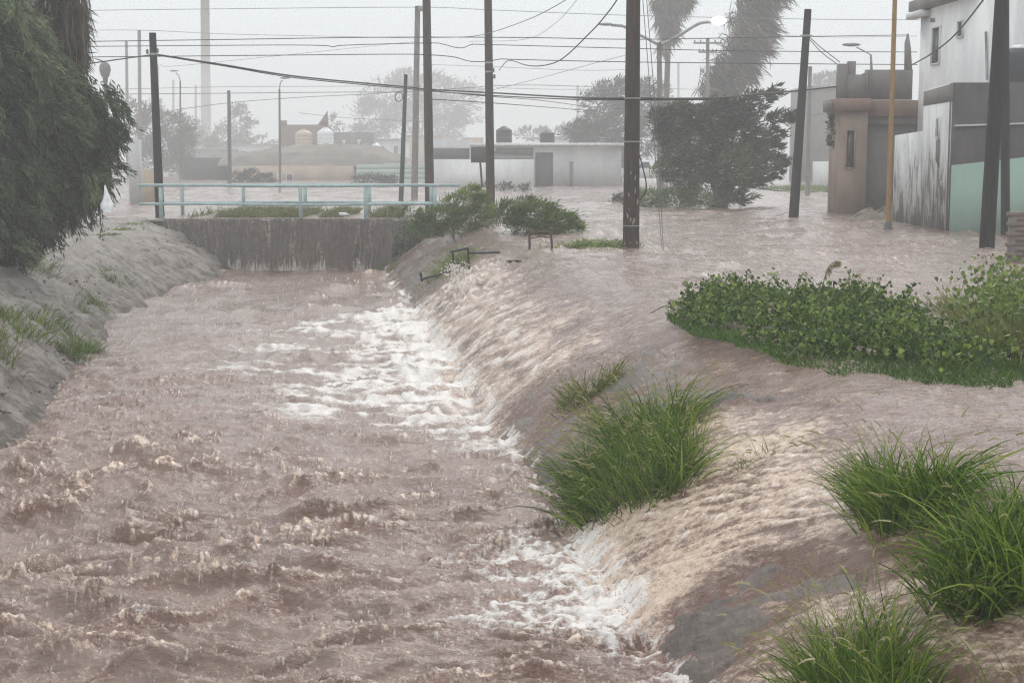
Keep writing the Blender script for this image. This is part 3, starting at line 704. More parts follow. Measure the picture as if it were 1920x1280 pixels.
b, t = pp(300, 406, 42.6, 286, 62)
e, P1 = pole('utility_pole', b, t, 0.135, 0.10, M['pole_dark'], 'dark timber pole leaning left at the left end of the bridge railing')
band(e, lerp(P1, at(287, 102, 42.6)[2]), 0.105)
insulator(e, lerp(P1, at(287, 100, 42.6)[2]) + np.array([0.13, -.05, 0])); insulator(e, lerp(P1, at(287, 102, 42.6)[2]) + np.array([-0.16, -.05, 0]))
b, t = pp(806, 400, 48.2, 797, -170)
e, P3 = pole('utility_pole', b, t, 0.155, 0.12, M['pole_brown'], 'tall brown pole rising behind the right end of the railing')
for py in (70, 81, 103): band(e, lerp(P3, at(800, py, 48.2)[2]), 0.135, M['cable'], 0.03)
b, t = pp(777, 372, 63, 783, 12)
e, P2 = pole('utility_pole', b, t, 0.15, 0.11, M['pole_grey'], 'pale grey concrete pole just left of the tall brown pole behind the railing')
obj('pole_cap', bevbox(P2[-1][0] - .02, P2[-1][0] + .2, P2[-1][1] - .1, P2[-1][1] + .1, P2[-1][2] - .2, P2[-1][2] + .02), M['steel'], e)
b, t = pp(920, 400, 47.0, 913, -170)
e, P4 = pole('utility_pole', b, t, 0.145, 0.11, M['pole_brown'], 'tall greyish brown pole rising out of the weeds beside the square sign')
for py in (118, 135): band(e, lerp(P4, at(916, py, 47)[2]), 0.12, M['steel'], 0.03)
insulator(e, lerp(P4, at(916, 130, 47)[2]) + np.array([.14, -.1, -.1])); insulator(e, lerp(P4, at(916, 142, 47)[2]) + np.array([.17, -.1, -.1]))
b, t = pp(1488, 406, 43.6, 1515, 18)
e, P6 = pole('utility_pole', b, t, 0.15, 0.105, M['pole_dark'], 'short dark pole leaning right, alone in the street right of the windblown tree')
band(e, lerp(P6, at(1510, 68, 43.6)[2]), 0.112)
obj('crossarm', bevbox(P6[-1][0] - .25, P6[-1][0] + .12, P6[-1][1] - .16, P6[-1][1] - .10, lerp(P6, at(1510, 68, 43.6)[2])[2] - .03, lerp(P6, at(1510, 68, 43.6)[2])[2] + .02, .008), M['steel'], e)
b, t = pp(1850, 466, 27.9, 1888, -170)
e, P8 = pole('utility_pole', b, t, 0.145, 0.115, M['pole_dark'], 'near black pole leaning right, nearer of the two before the green wall')
b, t = pp(1885, 442, 32.8, 1884, -170)
e, P9 = pole('utility_pole', b, t, 0.10, 0.085, M['pole_dark'], 'slim near black upright pole, farther of the two before the green wall')
b, t = pp(752, 372, 50, 761, 140)
e, P10 = pole('utility_pole', b, t, 0.085, 0.06, M['pole_green'], 'thin dark green leaning pole with a coil of cable behind the railing')
a_ = np.linspace(0, 2 * np.pi, 20); c_ = at(748, 182, 49.9)
obj('cable_coil', tube(np.stack([c_[0] + .13 * np.cos(a_), np.full(20, c_[1]), c_[2] + .15 * np.sin(a_)], 1), 0.014, 6), M['cable'], e, True)
b, t = pp(431, 340, 100, 429, 170)
pole('utility_pole', b, t, 0.14, 0.11, M['pole_green'], 'thin grey green pole in front of the tan house left end')
b, t = pp(1514, 365, 68, 1519, 125)
pole('utility_pole', b, t, 0.10, 0.085, M['pole_grey'], 'faint pale pole in the haze just right of the short leaning pole')
b, t = pp(263, 325, 125, 261, 57)
pole('utility_pole', b, t, 0.17, 0.14, M['pole_grey'], 'hazy pole left of the leaning dark pole, taller of the pair there')
b, t = pp(240, 325, 140, 237, 78)
e, P13 = pole('utility_pole', b, t, 0.16, 0.13, M['pole_grey'], 'hazy pole left of the leaning dark pole, shorter of the pair there')
for px, top, lb in ((296, 122, 'very faint pole showing just right of the leaning dark pole'), (325, 150, 'very faint thin pole between the leaning pole and hooked lamp'), (367, 160, 'very faint thin pole hard against the left of the great mast'), (1083, 160, 'very faint thin pole above the left of the pale hazy tree'), (1272, 118, 'very faint short pole between the double lamp and the crossarm pole')):
    b, t = pp(px, 316, 290, px, top)
    pole('utility_pole', b, t, 0.26, 0.21, M['pole_grey'], lb)
b, t = pp(1326, 320, 88, 1327, 73)
e, P14 = pole('utility_pole', b, t, 0.13, 0.10, M['pole_grey'], 'hazy pole with two wide crossarms between the two dead palms')
for py, w in ((81, 0.85), (98, .55)):
    p = at(1327, py, 87.8); obj('crossarm', box(p[0] - w, p[0] + w, p[1] - .12, p[1], p[2] - .05, p[2] + .05), M['pole_grey'], e)
    for s_ in (-.9, -.5, .5, .9): insulator(e, p + np.array([s_ * w, -.06, .05]))
# great mast
b, t = pp(387, 322, 340, 384, -30)
e, Pm = pole('mast', b, t, 1.25, 0.97, M['pole_grey'], 'huge tapered pale grey mast rising out of the far haze', None, 'mast')
for py in (25, 118, 205): band(e, lerp(Pm, at(385, py, 340)[2]), 1.18 - 0.0007 * (205 - py), M['pole_grey'], 0.36)
# ochre post
b, t = pp(1665, 432, 35.4, 1683, -170)
e, Py_ = pole('lamp_post', b, t, 0.066, 0.05, M['yellow'], 'slim ochre yellow metal post standing before the peach corner house', None, 'post')
obj('base_plate', lathe(b, [(0.14, -.1), (.14, .03), (.09, .06), (.08, .2)], 12), M['pole_green'], e, True)

def street_lamp(base, top, arms, mat, label, lit=(), r=0.09):
    e, P = pole('street_lamp', base, top, r, r * .7, mat, label, 'street lamps', 'street lamp')
    for k, pts in enumerate(arms):
        pts = [np.array(p, float) for p in pts]
        obj('arm', tube(catmull(pts), r * .42, 8), M['steel'], e, True)
        d = pts[-1] - pts[-2]; d /= np.linalg.norm(d); c = pts[-1] + d * .18
        hd = obj('lamp_head', lathe((0, 0, 0), [(.03, -.07), (.12, -.04), (.15, 0), (.10, .06), (.03, .08)], 12), M['lit'] if k in lit else M['steel'], e, True)
        v = np.zeros(len(hd.data.vertices) * 3); hd.data.vertices.foreach_get('co', v); v = v.reshape(-1, 3) + world_loc(e)
        v[:, 0] *= 1.0; v = v * ([2.0, 1, .8] if k not in lit else [2.0, 1.3, 2.0]) + c; v -= world_loc(e); hd.data.vertices.foreach_set('co', v.ravel().astype(np.float32))
    return e
Yl = 56
e = street_lamp(at(1239, 350, Yl), at(1236, 80, Yl), [[at(1234, 84, Yl), at(1212, 72, Yl), at(1190, 62, Yl), at(1170, 50, Yl), at(1145, 47, Yl)], [at(1240, 84, Yl), at(1275, 66, Yl), at(1310, 45, Yl), at(1338, 41, Yl)]], M['pole_grey'],
            'double armed street lamp with its right head lit, in front of the dead palms', (1,), 0.13)
Yl = 80
street_lamp(at(525, 345, Yl), at(524, 168, Yl), [[at(524, 168, Yl), at(526, 155, Yl), at(530, 151, Yl)]], M['pole_grey'], 'thin hooked street lamp rising in front of the tan house', (), .075)
street_lamp(at(338, 330, Yl + 15), at(338, 152, Yl + 15), [[at(338, 153, Yl + 15), at(335, 142, Yl + 15), at(330, 137, Yl + 15)]], M['pole_grey'], 'faint hooked street lamp left of the great mast', (), .075)

# ------------------------------------------------------------------ cables
def cable(pts, r, mat, label, group='cables strung across the sky', n=6):
    P = catmull([at(*p) for p in pts], n)
    o = obj('cable', tube(P, r, 5, False), mat, None, True)
    return tag(o, label, 'cable', group)
c = cable
c([(100, 79, 49), (420, 74.5, 48.5), (640, 71, 48.2), (800, 70, 48.1), (1000, 71, 47.5), (1200, 74, 48), (1500, 69, 52), (1700, 66, 55)], .014, M['cable'], 'long straight cable, uppermost of the dark three crossing the brown pole')
c([(100, 88, 49), (480, 85, 48.5), (600, 85.5, 48), (625, 88, 48), (650, 85, 48), (800, 81, 48.1), (830, 83, 48), (850, 88.5, 47.6), (868, 90, 47.4), (885, 84, 47.2), (915, 84, 47), (1180, 91, 47), (1400, 96, 48), (1720, 98, 50)], .013, M['cable'], 'dark cable with a wavy splice, middle of the three crossing the brown pole')
c([(90, 108, 49), (300, 106, 49), (560, 103.5, 48.5), (735, 102, 48), (800, 103, 48.1), (850, 107, 47.6), (880, 115, 47.3), (912, 115.5, 47), (940, 111, 47), (970, 112, 47), (1180, 116.5, 47), (1500, 120, 48), (1720, 121.5, 50)], .014, M['cable'], 'dark cable dipping near the sign pole, lowest of the three crossing the brown pole')
c([(290, 102, 42.6), (420, 122, 43.5), (560, 144, 45), (760, 163, 49), (806, 168, 48.2), (918, 174, 47), (1060, 182, 40), (1183, 185, 27.9), (1340, 184, 34), (1430, 176, 38), (1500, 170, 43.6), (1590, 160, 46)], .024, M['cable'], 'thick black cable sagging from the leaning pole past the big pole')
c([(290, 103, 42.6), (420, 124, 43.5), (560, 147, 45), (760, 166, 49), (806, 171, 48.2), (918, 179, 47), (1060, 186, 40), (1183, 187, 27.9), (1330, 187, 34)], .016, M['cable'], 'thinner black cable slung just beneath the thick sagging one')
c([(806, 170, 48.2), (918, 181, 47), (1010, 188, 60), (1110, 201, 70), (1170, 205, 75)], .014, M['cable'], 'dark cable running from the brown pole into the pale hazy tree')
c([(806, 186, 48.2), (918, 193, 47), (1010, 200, 60), (1120, 209, 70)], .014, M['cable'], 'lowest dark cable from the brown pole towards the pale hazy tree')
c([(150, 122, 41), (220, 112, 42), (286, 103, 42.6)], .018, M['cable'], 'short cable from the left tree up to the leaning pole')
c([(936, 132, 46.9), (948, 117, 44), (960, 114, 40), (985, 122, 36), (1010, 124, 34), (1040, 118, 32), (1065, 102, 30), (1100, 68, 28), (1130, 36, 27), (1165, -14, 26), (1215, -120, 24.5), (1290, -260, 22)], .012, M['cable'], 'loose black cable curling from the sign pole up out of view')
c([(803, 71, 48.1), (880, 69, 46), (925, 60, 44), (985, 39, 40), (1030, 18, 37), (1075, -10, 35), (1160, -80, 31), (1290, -200, 26)], .011, M['wire'], 'grey cable climbing from the brown pole past the sign pole out of view')
c([(880, 78, 80), (985, 74, 78), (1040, 45, 70), (1085, -4, 62), (1150, -90, 52)], .012, M['wire'], 'faint grey wire curving upward above the loose curling cable')
c([(1180, 102, 80), (1110, 120, 84), (1000, 150, 90), (880, 180, 95)], .016, M['wire'], 'faint wire slanting down leftward behind the sign pole')
c([(80, 21, 90), (420, 17, 90), (780, 14, 90), (920, 19, 90), (1170, 29, 90), (1500, 36, 90), (1750, 38, 90)], .02, M['wire'], 'highest faint wire crossing the whole width of the sky')
c([(100, 58, 95), (262, 57, 85), (420, 64, 95), (600, 68, 98), (780, 72, 100)], .016, M['wire'], 'faint wire passing over the tops of the hazy left pole pair')
c([(200, 177, 85), (430, 175, 85), (640, 173, 85), (770, 172, 85), (960, 160, 90), (1120, 163, 90)], .02, M['wire'], 'straight faint wire low over the tan house roof')
c([(200, 168, 100), (430, 163, 100), (640, 162, 100), (790, 161, 100)], .016, M['wire'], 'fainter wire just above the straight one low over the tan house')
c([(325, 207, 90), (430, 193, 88), (560, 183, 86), (700, 176, 85), (760, 170, 84)], .018, M['wire'], 'faint wire rising rightward from the left trees to the coil pole')
c([(300, 122, 100), (330, 124, 105), (520, 105, 110), (780, 78, 120)], .016, M['wire'], 'pale wire slanting up behind the great mast')
c([(560, 212, 110), (660, 222, 110), (800, 228, 110)], .016, M['wire'], 'pale wire sloping down over the white roof tank')
c([(790, 121, 100), (915, 125, 100), (1080, 132, 100), (1180, 131, 100)], .016, M['wire'], 'very faint wire level with the lower bands of the sign pole')
c([(930, 165, 105), (1060, 168, 105), (1200, 166, 105), (1480, 172, 105)], .016, M['wire'], 'very faint wire threading behind the big pole at its upper band')
c([(1440, 66, 95), (1560, 70, 95), (1720, 68, 95)], .016, M['wire'], 'faint wire behind the top of the short leaning pole')
c([(1517, 69, 43.6), (1540, 90, 44), (1575, 117, 44.8)], .013, M['cable'], 'cable dropping from the short leaning pole to the peach house, upper one')
c([(1517, 73, 43.6), (1540, 98, 44), (1570, 121, 44.8)], .012, M['cable'], 'cable dropping from the short leaning pole to the peach house, lower one')
c([(1710, 122, 44), (1745, 102, 40), (1790, 66, 36), (1845, -2, 31), (1884, -60, 28.2)], .02, M['cable'], 'black cable rising across the white house to the near black poles')
c([(1520, 215, 60), (1575, 213, 60)], .012, M['wire'], 'short thin wire against the grey far block')

# ------------------------------------------------------------------ buildings on the right
def window(parent, c, w, h, axis, mat_f=None, depth=0.05):
    """c: centre on the wall face; axis: unit vector along the wall; normal points to the camera side"""
    ax = np.array([axis[0], axis[1], 0.0]); ax /= np.linalg.norm(ax); n = np.array([ax[1], -ax[0], 0.0]); up = np.array([0, 0, 1.0])
    def bx(u0, u1, v0, v1, d0, d1):
        V = [c + ax * u + n * d + up * v for v in (v0, v1) for (u, d) in ((u0, d1), (u1, d1), (u1, d0), (u0, d0))]
        return np.array(V), BOXF
    f = .045
    fr = obj('window', join([bx(-w / 2 - f, -w / 2, -h / 2 - f, h / 2 + f, -.02, depth), bx(w / 2, w / 2 + f, -h / 2 - f, h / 2 + f, -.02, depth), bx(-w / 2, w / 2, h / 2, h / 2 + f, -.02, depth), bx(-w / 2, w / 2, -h / 2 - f, -h / 2, -.02, depth)]), mat_f or M['cement'], parent)
    obj('pane', bx(-w / 2, w / 2, -h / 2, h / 2, -.02, .006), M['glass'], fr)
    return fr

# low corner building: mint lower wall, dark wall above, peeling side
C0 = at(1778, 432, 34.2)[:2]
zt = at(1778, 155, 34.2)[2]; zg0 = at(1778, 310, 34.2)[2]; zg1 = at(1920, 295, 34.2)[2] 
lb = empty('corner_building', (C0[0], C0[1], 0), 'low corner building with mint green lower wall, dark upper wall and peeling white side', 'building')
X1 = C0[0] + 7.0
obj('block_wall', box(C0[0], X1, 34.2, 34.45, -0.5, zt), M['cement_dark'], lb)
sl_ = (zg1 - zg0) / (at(1920, 295, 34.2)[0] - C0[0])
obj('painted_wall', slab((C0[0] + .02, 34.186), (X1, 34.186), .02, -.4, zg0, -.4, zg0 + sl_ * (X1 - C0[0])), M['green_wall'], lb)
zl = at(1800, 236, 34.2)[2]
obj('wall_ledge', slab((C0[0] + .05, 34.15), (C0[0] + 2.6, 34.15), .06, zl - .02, zl + .02, zl + .06, zl + .10), M['white_old'], lb)
S1 = np.array([10.27, 37.3])
obj('side_wall', slab((C0[0] - .003, C0[1] + .05), S1, -.25, -.4, zt + .004, -.4, at(1722, 170, 37.3)[2]), M['peel'], lb)
obj('parapet_stain', slab((C0[0] - .012, C0[1] + .02), S1 + [-.009, 0], -.01, zt - .42, zt - .02, zt - .42, at(1722, 172, 37.3)[2]), M['cement'], lb)
S2 = np.array([10.32, 40.2])
obj('lower_side_wall', slab(S1 + [.0, .005], S2, -.25, -.4, at(1715, 246, 37.5)[2], -.4, at(1682, 254, 40.2)[2]), M['peel'], lb)
obj('roof_slab', box(C0[0] + .5, X1, 34.45, 37.2, zt - .45, zt - .3), M['cement'], lb)
dv = S1 - C0; window(lb, np.array([*(C0 + dv * .42), at(1755, 240, 35.5)[2]]) + np.array([-.005, 0, 0]), .24, .4, -dv, M['peel'])
obj('dark_stain', slab(C0 + dv * .36 + [-.008, 0], C0 + dv * .5 + [-.008, 0], -.006, at(1752, 318, 35.5)[2], at(1752, 262, 35.5)[2], at(1752, 300, 35.5)[2], at(1752, 262, 35.5)[2]), M['cement'], lb)

# white two storey house behind
A, B = np.array([11.95, 44.0]), np.array([12.42, 36.0])
zr = at(1710, 22, 44)[2]
wh = empty('white_house', (A[0], A[1], 0), 'white two storey house with narrow dark windows behind the corner building', 'house')
obj('wall', (lambda V: (V, BOXF))(np.array([[*B, -.3], [20, 36, -.3], [20, 45, -.3], [*A, -.3], [*B, zr], [20, 36, zr], [20, 45, zr], [*A, zr]])), M['white'], wh)
dv2 = (B - A) / np.linalg.norm(B - A); nv2 = np.array([-1.0, -.06])
obj('roof_slab', slab(A + nv2 * .28 - dv2 * .3, A + nv2 * .28 + dv2 * 4.6, 1.2, zr + .01, zr + .3), M['cement'], wh)
obj('eave', slab(A + nv2 * .33 - dv2 * .35, A + nv2 * .33 + dv2 * .9, .3, zr - .2, zr - .03), M['white'], wh)
def on_side(px, py):
    # intersection of the sight line with the side wall plane
    d = ray(px, py); n = np.array([dv2[1], -dv2[0]]); k = np.dot(n, A) / np.dot(n, d[:2]); return np.array([d[0] * k, d[1] * k, EYE + d[2] * k])
for px, py, w, h in ((1756, 86, .62, .98), (1802, 55, .36, .38)):
    window(wh, on_side(px, py) + np.array([-.004, 0, 0]), w, h, dv2, M['white'])
p = on_side(1751, 38); obj('vent', box(p[0] - .08, p[0] + .05, p[1] - .1, p[1] + .1, p[2] - .05, p[2] + .05), M['cement'], wh)
o = obj('drain_pipe', tube([on_side(1853, 60) + [-.06, 0, 0], on_side(1855, 150) + [-.06, 0, 0]], .035, 8), M['steel'], wh, True)
# tank on the low roof
tk_ = at(1908, 150, 36); tk_[2] = zt - .1
e = empty('water_tank', tk_, 'black roof tank with pale lid behind the two near black poles', 'water tank')
obj('tank_body', lathe(tk_, [(.42, 0), (.44, .1), (.42, .14), (.44, .3), (.44, .75), (.34, .92), (.2, .98)], 20), M['black'], e, True)
obj('lid', lathe(tk_ + np.array([0, 0, .98]), [(.22, 0), (.22, .06), (.1, .1)], 16), M['plastic_white'], e, True)

# peach corner house
ph = empty('peach_house', (10.3, 44.9, 0), 'unfinished peach corner house with grey roof parapets and narrow window', 'house')
x0, x1 = at(1575, 300, 44.9)[0], at(1625, 300, 44.9)[0]; zled = at(1600, 205, 44.9)[2]
obj('front_wall', box(x0, x1, 44.9, 46.5, -.4, zled - .06), M['peach'], ph)
x2 = at(1690, 300, 45.8)[0] + .6
obj('recessed_wall', box(x1 + .003, x2, 45.5, 46.45, -.4, zled - .42), M['cement'], ph)
obj('lintel', box(x1 + .003, x2 + .05, 45.3, 46.4, zled - .45, at(1660, 216, 45.4)[2]), M['cement'], ph)
obj('fascia', bevbox(x1 - .05, x2 + .1, 45.05, 46.5, at(1660, 218, 45.1)[2], at(1660, 188, 45.1)[2], .015), M['brickred'], ph)
obj('ledge', bevbox(x0 - .22, x1 + .05, 44.72, 46.5, zled - .05, at(1600, 185, 44.9)[2], .03), M['brickred'], ph)
obj('ledge_stub', bevbox(x0 - .42, x0 - .225, 44.95, 45.6, zled + .0, zled + .22, .04), M['cement'], ph)
zp = at(1600, 122, 44.9)[2]; zlow = at(1600, 184, 44.9)[2]
g = 45.0
obj('parapet_pier', box(at(1576, 0, g)[0], at(1592, 0, g)[0], g, g + .3, zlow, at(1580, 121, g)[2]), M['cement'], ph)
obj('parapet_wall', box(at(1592, 0, g)[0] + .003, at(1626, 0, g)[0], g + .02, g + .25, zlow, at(1600, 140, g)[2]), M['cement'], ph)
obj('parapet_pier', box(at(1598, 0, g)[0], at(1612, 0, g)[0], g + .26, g + .5, zlow, at(1604, 114, g)[2]), M['cement'], ph)
obj('parapet_wall', box(at(1628, 0, 45.4)[0], at(1716, 0, 45.4)[0], 45.4, 45.6, at(1660, 187, 45.4)[2], at(1660, 131, 45.4)[2]), M['cement'], ph)
obj('parapet_step', slab((at(1617, 0, 45.3)[0], 45.3), (at(1632, 0, 45.3)[0], 45.3), .2, zlow, at(1617, 142, 45.3)[2], zlow, at(1632, 133, 45.3)[2]), M['cement'], ph)
obj('broken_pier', (np.array([[*at(1695, 140, 45.61)], [*at(1711, 140, 45.61)], [*at(1711, 140, 46.0)], [*at(1695, 140, 46.0)], [*at(1696, 80, 45.7)], [*at(1708, 90, 45.7)], [*at(1708, 90, 46)], [*at(1696, 80, 46)], [*at(1701, 63, 45.8)], [*at(1704, 64, 45.8)]]), [np.array(BOXF), np.array([[4, 5, 9, 8], [7, 6, 9, 8][::-1]]), np.array([[5, 6, 9], [4, 8, 7]])]), M['cement'], ph)
window(ph, np.array([at(1594, 280, 44.9)[0], 44.895, at(1594, 280, 44.9)[2]]), .22, 1.10, (1, 0), M['peach'])
# lamp on the roof
e = street_lamp(at(1634, 132, 45.75), at(1633, 103, 45.75), [[at(1633, 103, 45.75), at(1622, 97, 45.75), at(1612, 92, 45.75), at(1606, 89, 45.75)]], M['steel'], 'small bent lamp on the roof of the peach house', (), .045)

# debris at its corner
def heap(name, cpt, sx, sy, h, label, cat, mat, seed):
    n = 22; u = np.linspace(-1, 1, n); GX, GY = np.meshgrid(u, u)
    r2 = GX ** 2 + GY ** 2
    H = np.clip(1 - r2, 0, 1) ** .7 * h * (0.75 + .5 * fb(GX * 2.2 + seed, GY * 2.2, seed, 3)) - .12
    V = np.stack([cpt[0] + GX * sx, cpt[1] + GY * sy, cpt[2] + H], -1).reshape(-1, 3)
    o = obj(name, (V, grid_faces(n, 0, n, n)), mat, None, True)
    return tag(o, label, cat)
db = at(1650, 412, 42); db[2] = 0
heap('debris_heap', db, 1.15, .9, .48, 'dark heap of branches and mud against the peach house corner', 'debris', M['dirt'], 3)
sticks = []
for k in range(26):
    q = db + np.array([rng.uniform(-1, .9), rng.uniform(-.7, 0), rng.uniform(.05, .3)]); d = np.array([rng.uniform(-1, 1), rng.uniform(-.4, .4), rng.uniform(-.1, .9)]) * rng.uniform(.2, .45)
    sticks.append(tube(np.array([q, q + d * .5 + [0, 0, .03], q + d]), [.018, .012, .006], 5))
tag(obj('driftwood', join(sticks), M['bark'], None, True, None, 'stuff'), 'tangle of wet branches poking out of the dark heap')

# ruined pillar at the right edge
rp = at(1912, 490, 24.3)
e = empty('ruined_pillar', (rp[0], rp[1], 0), 'broken brick pillar stub standing in the flood at the right edge', 'pillar')
zz = -0.25; k = 0
bm_ = mesh('brick', *[(lambda g: g)(bevbox(-.13, .13, -.065, .065, 0, .07, .006))][0], M['brick'])
for row in range(13):
    for s_ in range(3):
        if row > 10 and (s_ == 1 or row + s_ > 12): continue
        o = bpy.data.objects.new('brick', bm_); COL.objects.link(o); o.parent = e
        o.location = (.30 - .28 + s_ * .27 + (0.13 if row % 2 else 0) - .12, rng.uniform(-.012, .012), zz + row * .082); o.rotation_euler = (0, 0, rng.uniform(-.05, .05))
obj('mortar_core', box(rp[0] - .2, rp[0] + .6, rp[1] - .05, rp[1] + .055, -.3, .76), M['cement'], e)

# far grey block and white yard wall behind the leaning pole
g1 = at(1520, 350, 74); 
e = empty('grey_block', (at(1550, 0, 120)[0], 120, 0), 'plain grey two storey block fading in the haze left of the peach house', 'building')
obj('wall', box(at(1522, 0, 120)[0], at(1640, 0, 120)[0], 120, 128, -.3, at(1550, 166, 120)[2]), M['cement'], e)
obj('roof_edge', box(at(1520, 0, 120)[0], at(1642, 0, 120)[0], 119.8, 128.2, at(1550, 166, 120)[2] + .003, at(1550, 160, 120)[2]), M['kerb'], e)
o = obj('yard_wall', bevbox(at(1533, 0, 88)[0], at(1640, 0, 88)[0], 88, 88.25, -.3, at(1550, 303, 88)[2]), M['white'])
tag(o, 'low white yard wall showing between the leaning pole and peach house', 'wall')

# ------------------------------------------------------------------ far buildings
def fbox(px0, px1, pyt, Yd, dep=5.0, pyb=None):
    z0 = -.4 if pyb is None else at(0, pyb, Yd)[2]
    return box(at(px0, 300, Yd)[0], at(px1, 300, Yd)[0], Yd, Yd + dep, z0, at(0, pyt, Yd)[2])
# long white house
Yw = 96
e = empty('white_bungalow', (at(1000, 0, Yw)[0], Yw, 0), 'long low white house with bright flat roof edge behind the sign', 'house')
obj('wall', fbox(806, 1165, 274, Yw, 7), M['white_old'], e)
obj('roof_slab', box(at(880, 0, Yw)[0], at(1172, 0, Yw)[0], Yw - .5, Yw + 7, at(0, 273.5, Yw)[2], at(0, 268, Yw)[2]), M['roof_edge'], e)
obj('door', fbox(1004, 1037, 286, Yw - .04, .1), M['cement_dark'], e)
obj('porch_shade_panel', fbox(930, 1000, 277, Yw - .03, .08, 291), M['cement'], e)  # flat grey panel, the porch shade put in as colour
obj('window_band', fbox(806, 880, 278, Yw - .03, .08, 298), M['cement_dark'], e)
obj('door', fbox(1068, 1075, 303, Yw - .03, .08), M['cement'], e)
obj('awning', (np.array([at(925, 297, Yw - 1.2), at(1000, 295, Yw - 1.2), at(1000, 290, Yw), at(925, 284, Yw), at(925, 299, Yw - 1.2), at(1000, 297, Yw - 1.2), at(1000, 292, Yw), at(925, 286, Yw)]), BOXF), M['cement'], e)
o = obj('yard_wall', fbox(812, 1001, 299, Yw - 3.5, .2), M['white'])
tag(o, 'plain white yard wall in front of the long low house', 'wall')
def tank(px, pyb, pyt, w, Yd, mat, label, roof=True):
    b_ = at(px, pyb, Yd); h = at(px, pyt, Yd)[2] - b_[2]; r = w / 2 / FPX * Yd
    e = empty('water_tank', b_, label, 'water tank', 'rooftop water tanks')
    rr = [(r * .97, 0), (r, .04 * h)]
    for q in (.22, .4, .58): rr += [(r, q * h - .05 * h), (r * .96, q * h - .02 * h), (r * .96, q * h + .01 * h), (r, q * h + .04 * h)]
    rr += [(r, .72 * h), (r * .9, .80 * h), (r * .45, .93 * h), (r * .3, .95 * h)]
    obj('tank_body', lathe(b_, rr, 18), mat, e, True)
    obj('lid', lathe(b_ + np.array([0, 0, .945 * h]), [(r * .33, 0), (r * .33, .04 * h), (r * .2, .06 * h)], 14), mat, e, True)
    return e
tank(945, 267.5, 237, 30, Yw + 2, M['black'], 'black ribbed water tank on the white roof, larger one right of the sign pole')
tank(1026, 267.5, 245, 28, Yw + 3, M['black'], 'black ribbed water tank on the white roof, smaller one farther right')
# tan house
Yt = 125
e = empty('tan_house', (at(545, 0, Yt)[0], Yt, 0), 'low tan house front half sunk behind the bridge railing', 'house')
obj('wall', fbox(434, 662, 311, Yt, 6), M['tan'], e)
obj('roof_rubble', (lambda n: (np.stack([np.repeat(np.linspace(at(400, 0, Yt)[0], at(760, 0, Yt)[0], n)[None], 8, 0), Yt + .05 + np.repeat(np.linspace(0, 6, 8)[:, None], n, 1),
     at(0, 311, Yt)[2] + np.linspace(0, 1, 8)[:, None] ** .35 * (np.interp(np.linspace(400, 760, n), [400, 440, 520, 600, 680, 700, 760], [.9, 1.25, 1.75, 1.9, 1.8, 1.6, .5])[None] + .22 * pn(np.linspace(0, 22, n)[None], np.linspace(0, 3, 8)[:, None], 7))], -1).reshape(-1, 3), grid_faces(8, 0, n, n)))(70), M['rubble'], e, True)
window(e, np.array([at(537, 0, Yt)[0], Yt - .003, at(0, 333, Yt)[2]]), .45, .5, (1, 0), M['white'])
obj('door', fbox(700 - 182, 700 - 172, 324, Yt - .04, .06), M['white_old'], e)
Yb = 150
e = empty('brick_shed', (at(565, 0, Yb)[0], Yb, 0), 'roofless dull brick shed on the rise behind the two roof tanks', 'building')
obj('wall', fbox(526, 614, 234, Yb, 3), M['brick'], e)
obj('side_wall', fbox(614.2, 700, 248, Yb + .3, 2.6), M['cement'], e)
obj('broken_pier', (np.array([at(596, 234, Yb - .02), at(616, 234, Yb - .02), at(616, 234, Yb + .5), at(596, 234, Yb + .5), at(610, 214, Yb), at(614, 207, Yb), at(614, 207, Yb + .4), at(610, 214, Yb + .4)]), BOXF), M['brick'], e)
obj('roof_curb', fbox(526, 538, 226, Yb - .03, .6, 234.3), M['brick'], e)
tank(570, 277, 242, 32, Yb - 6, M['tank_tan'], 'tan water tank with a domed top left of the white one')
tank(610.5, 276, 239, 31, Yb - 6, M['tank_white'], 'bluish white water tank right of the tan one')
for px, py, lb_ in ((645, 263, 'pale stubby roof post left of a pair, right of the white tank'), (673, 262, 'pale stubby roof post right of a pair, right of the white tank')):
    p = at(px, 276, Yb - 5); hh_ = at(px, py, Yb - 5)[2] - p[2]
    o = obj('roof_post', lathe(p, [(.11, 0), (.11, hh_ * .7), (.17, hh_ * .8), (.17, hh_)], 10), M['roof_edge'], None, True)
    tag(o, lb_, 'post', 'roof posts right of the white tank')
p = at(704, 276, Yb - 4); o = obj('roof_tarp', (np.array([p + [-.7, -.5, 0], p + [.7, -.5, 0], p + [.7, .6, 0], p + [-.7, .6, 0], p + [-.1, -.1, .42], p + [.15, .1, .45]]), [np.array([[0, 1, 5, 4], [2, 3, 4, 5], [3, 2, 1, 0]]), np.array([[1, 2, 5], [3, 0, 4]])]), M['plastic_white'])
tag(o, 'crumpled white tarpaulin on the roof right of the pale posts', 'tarpaulin')
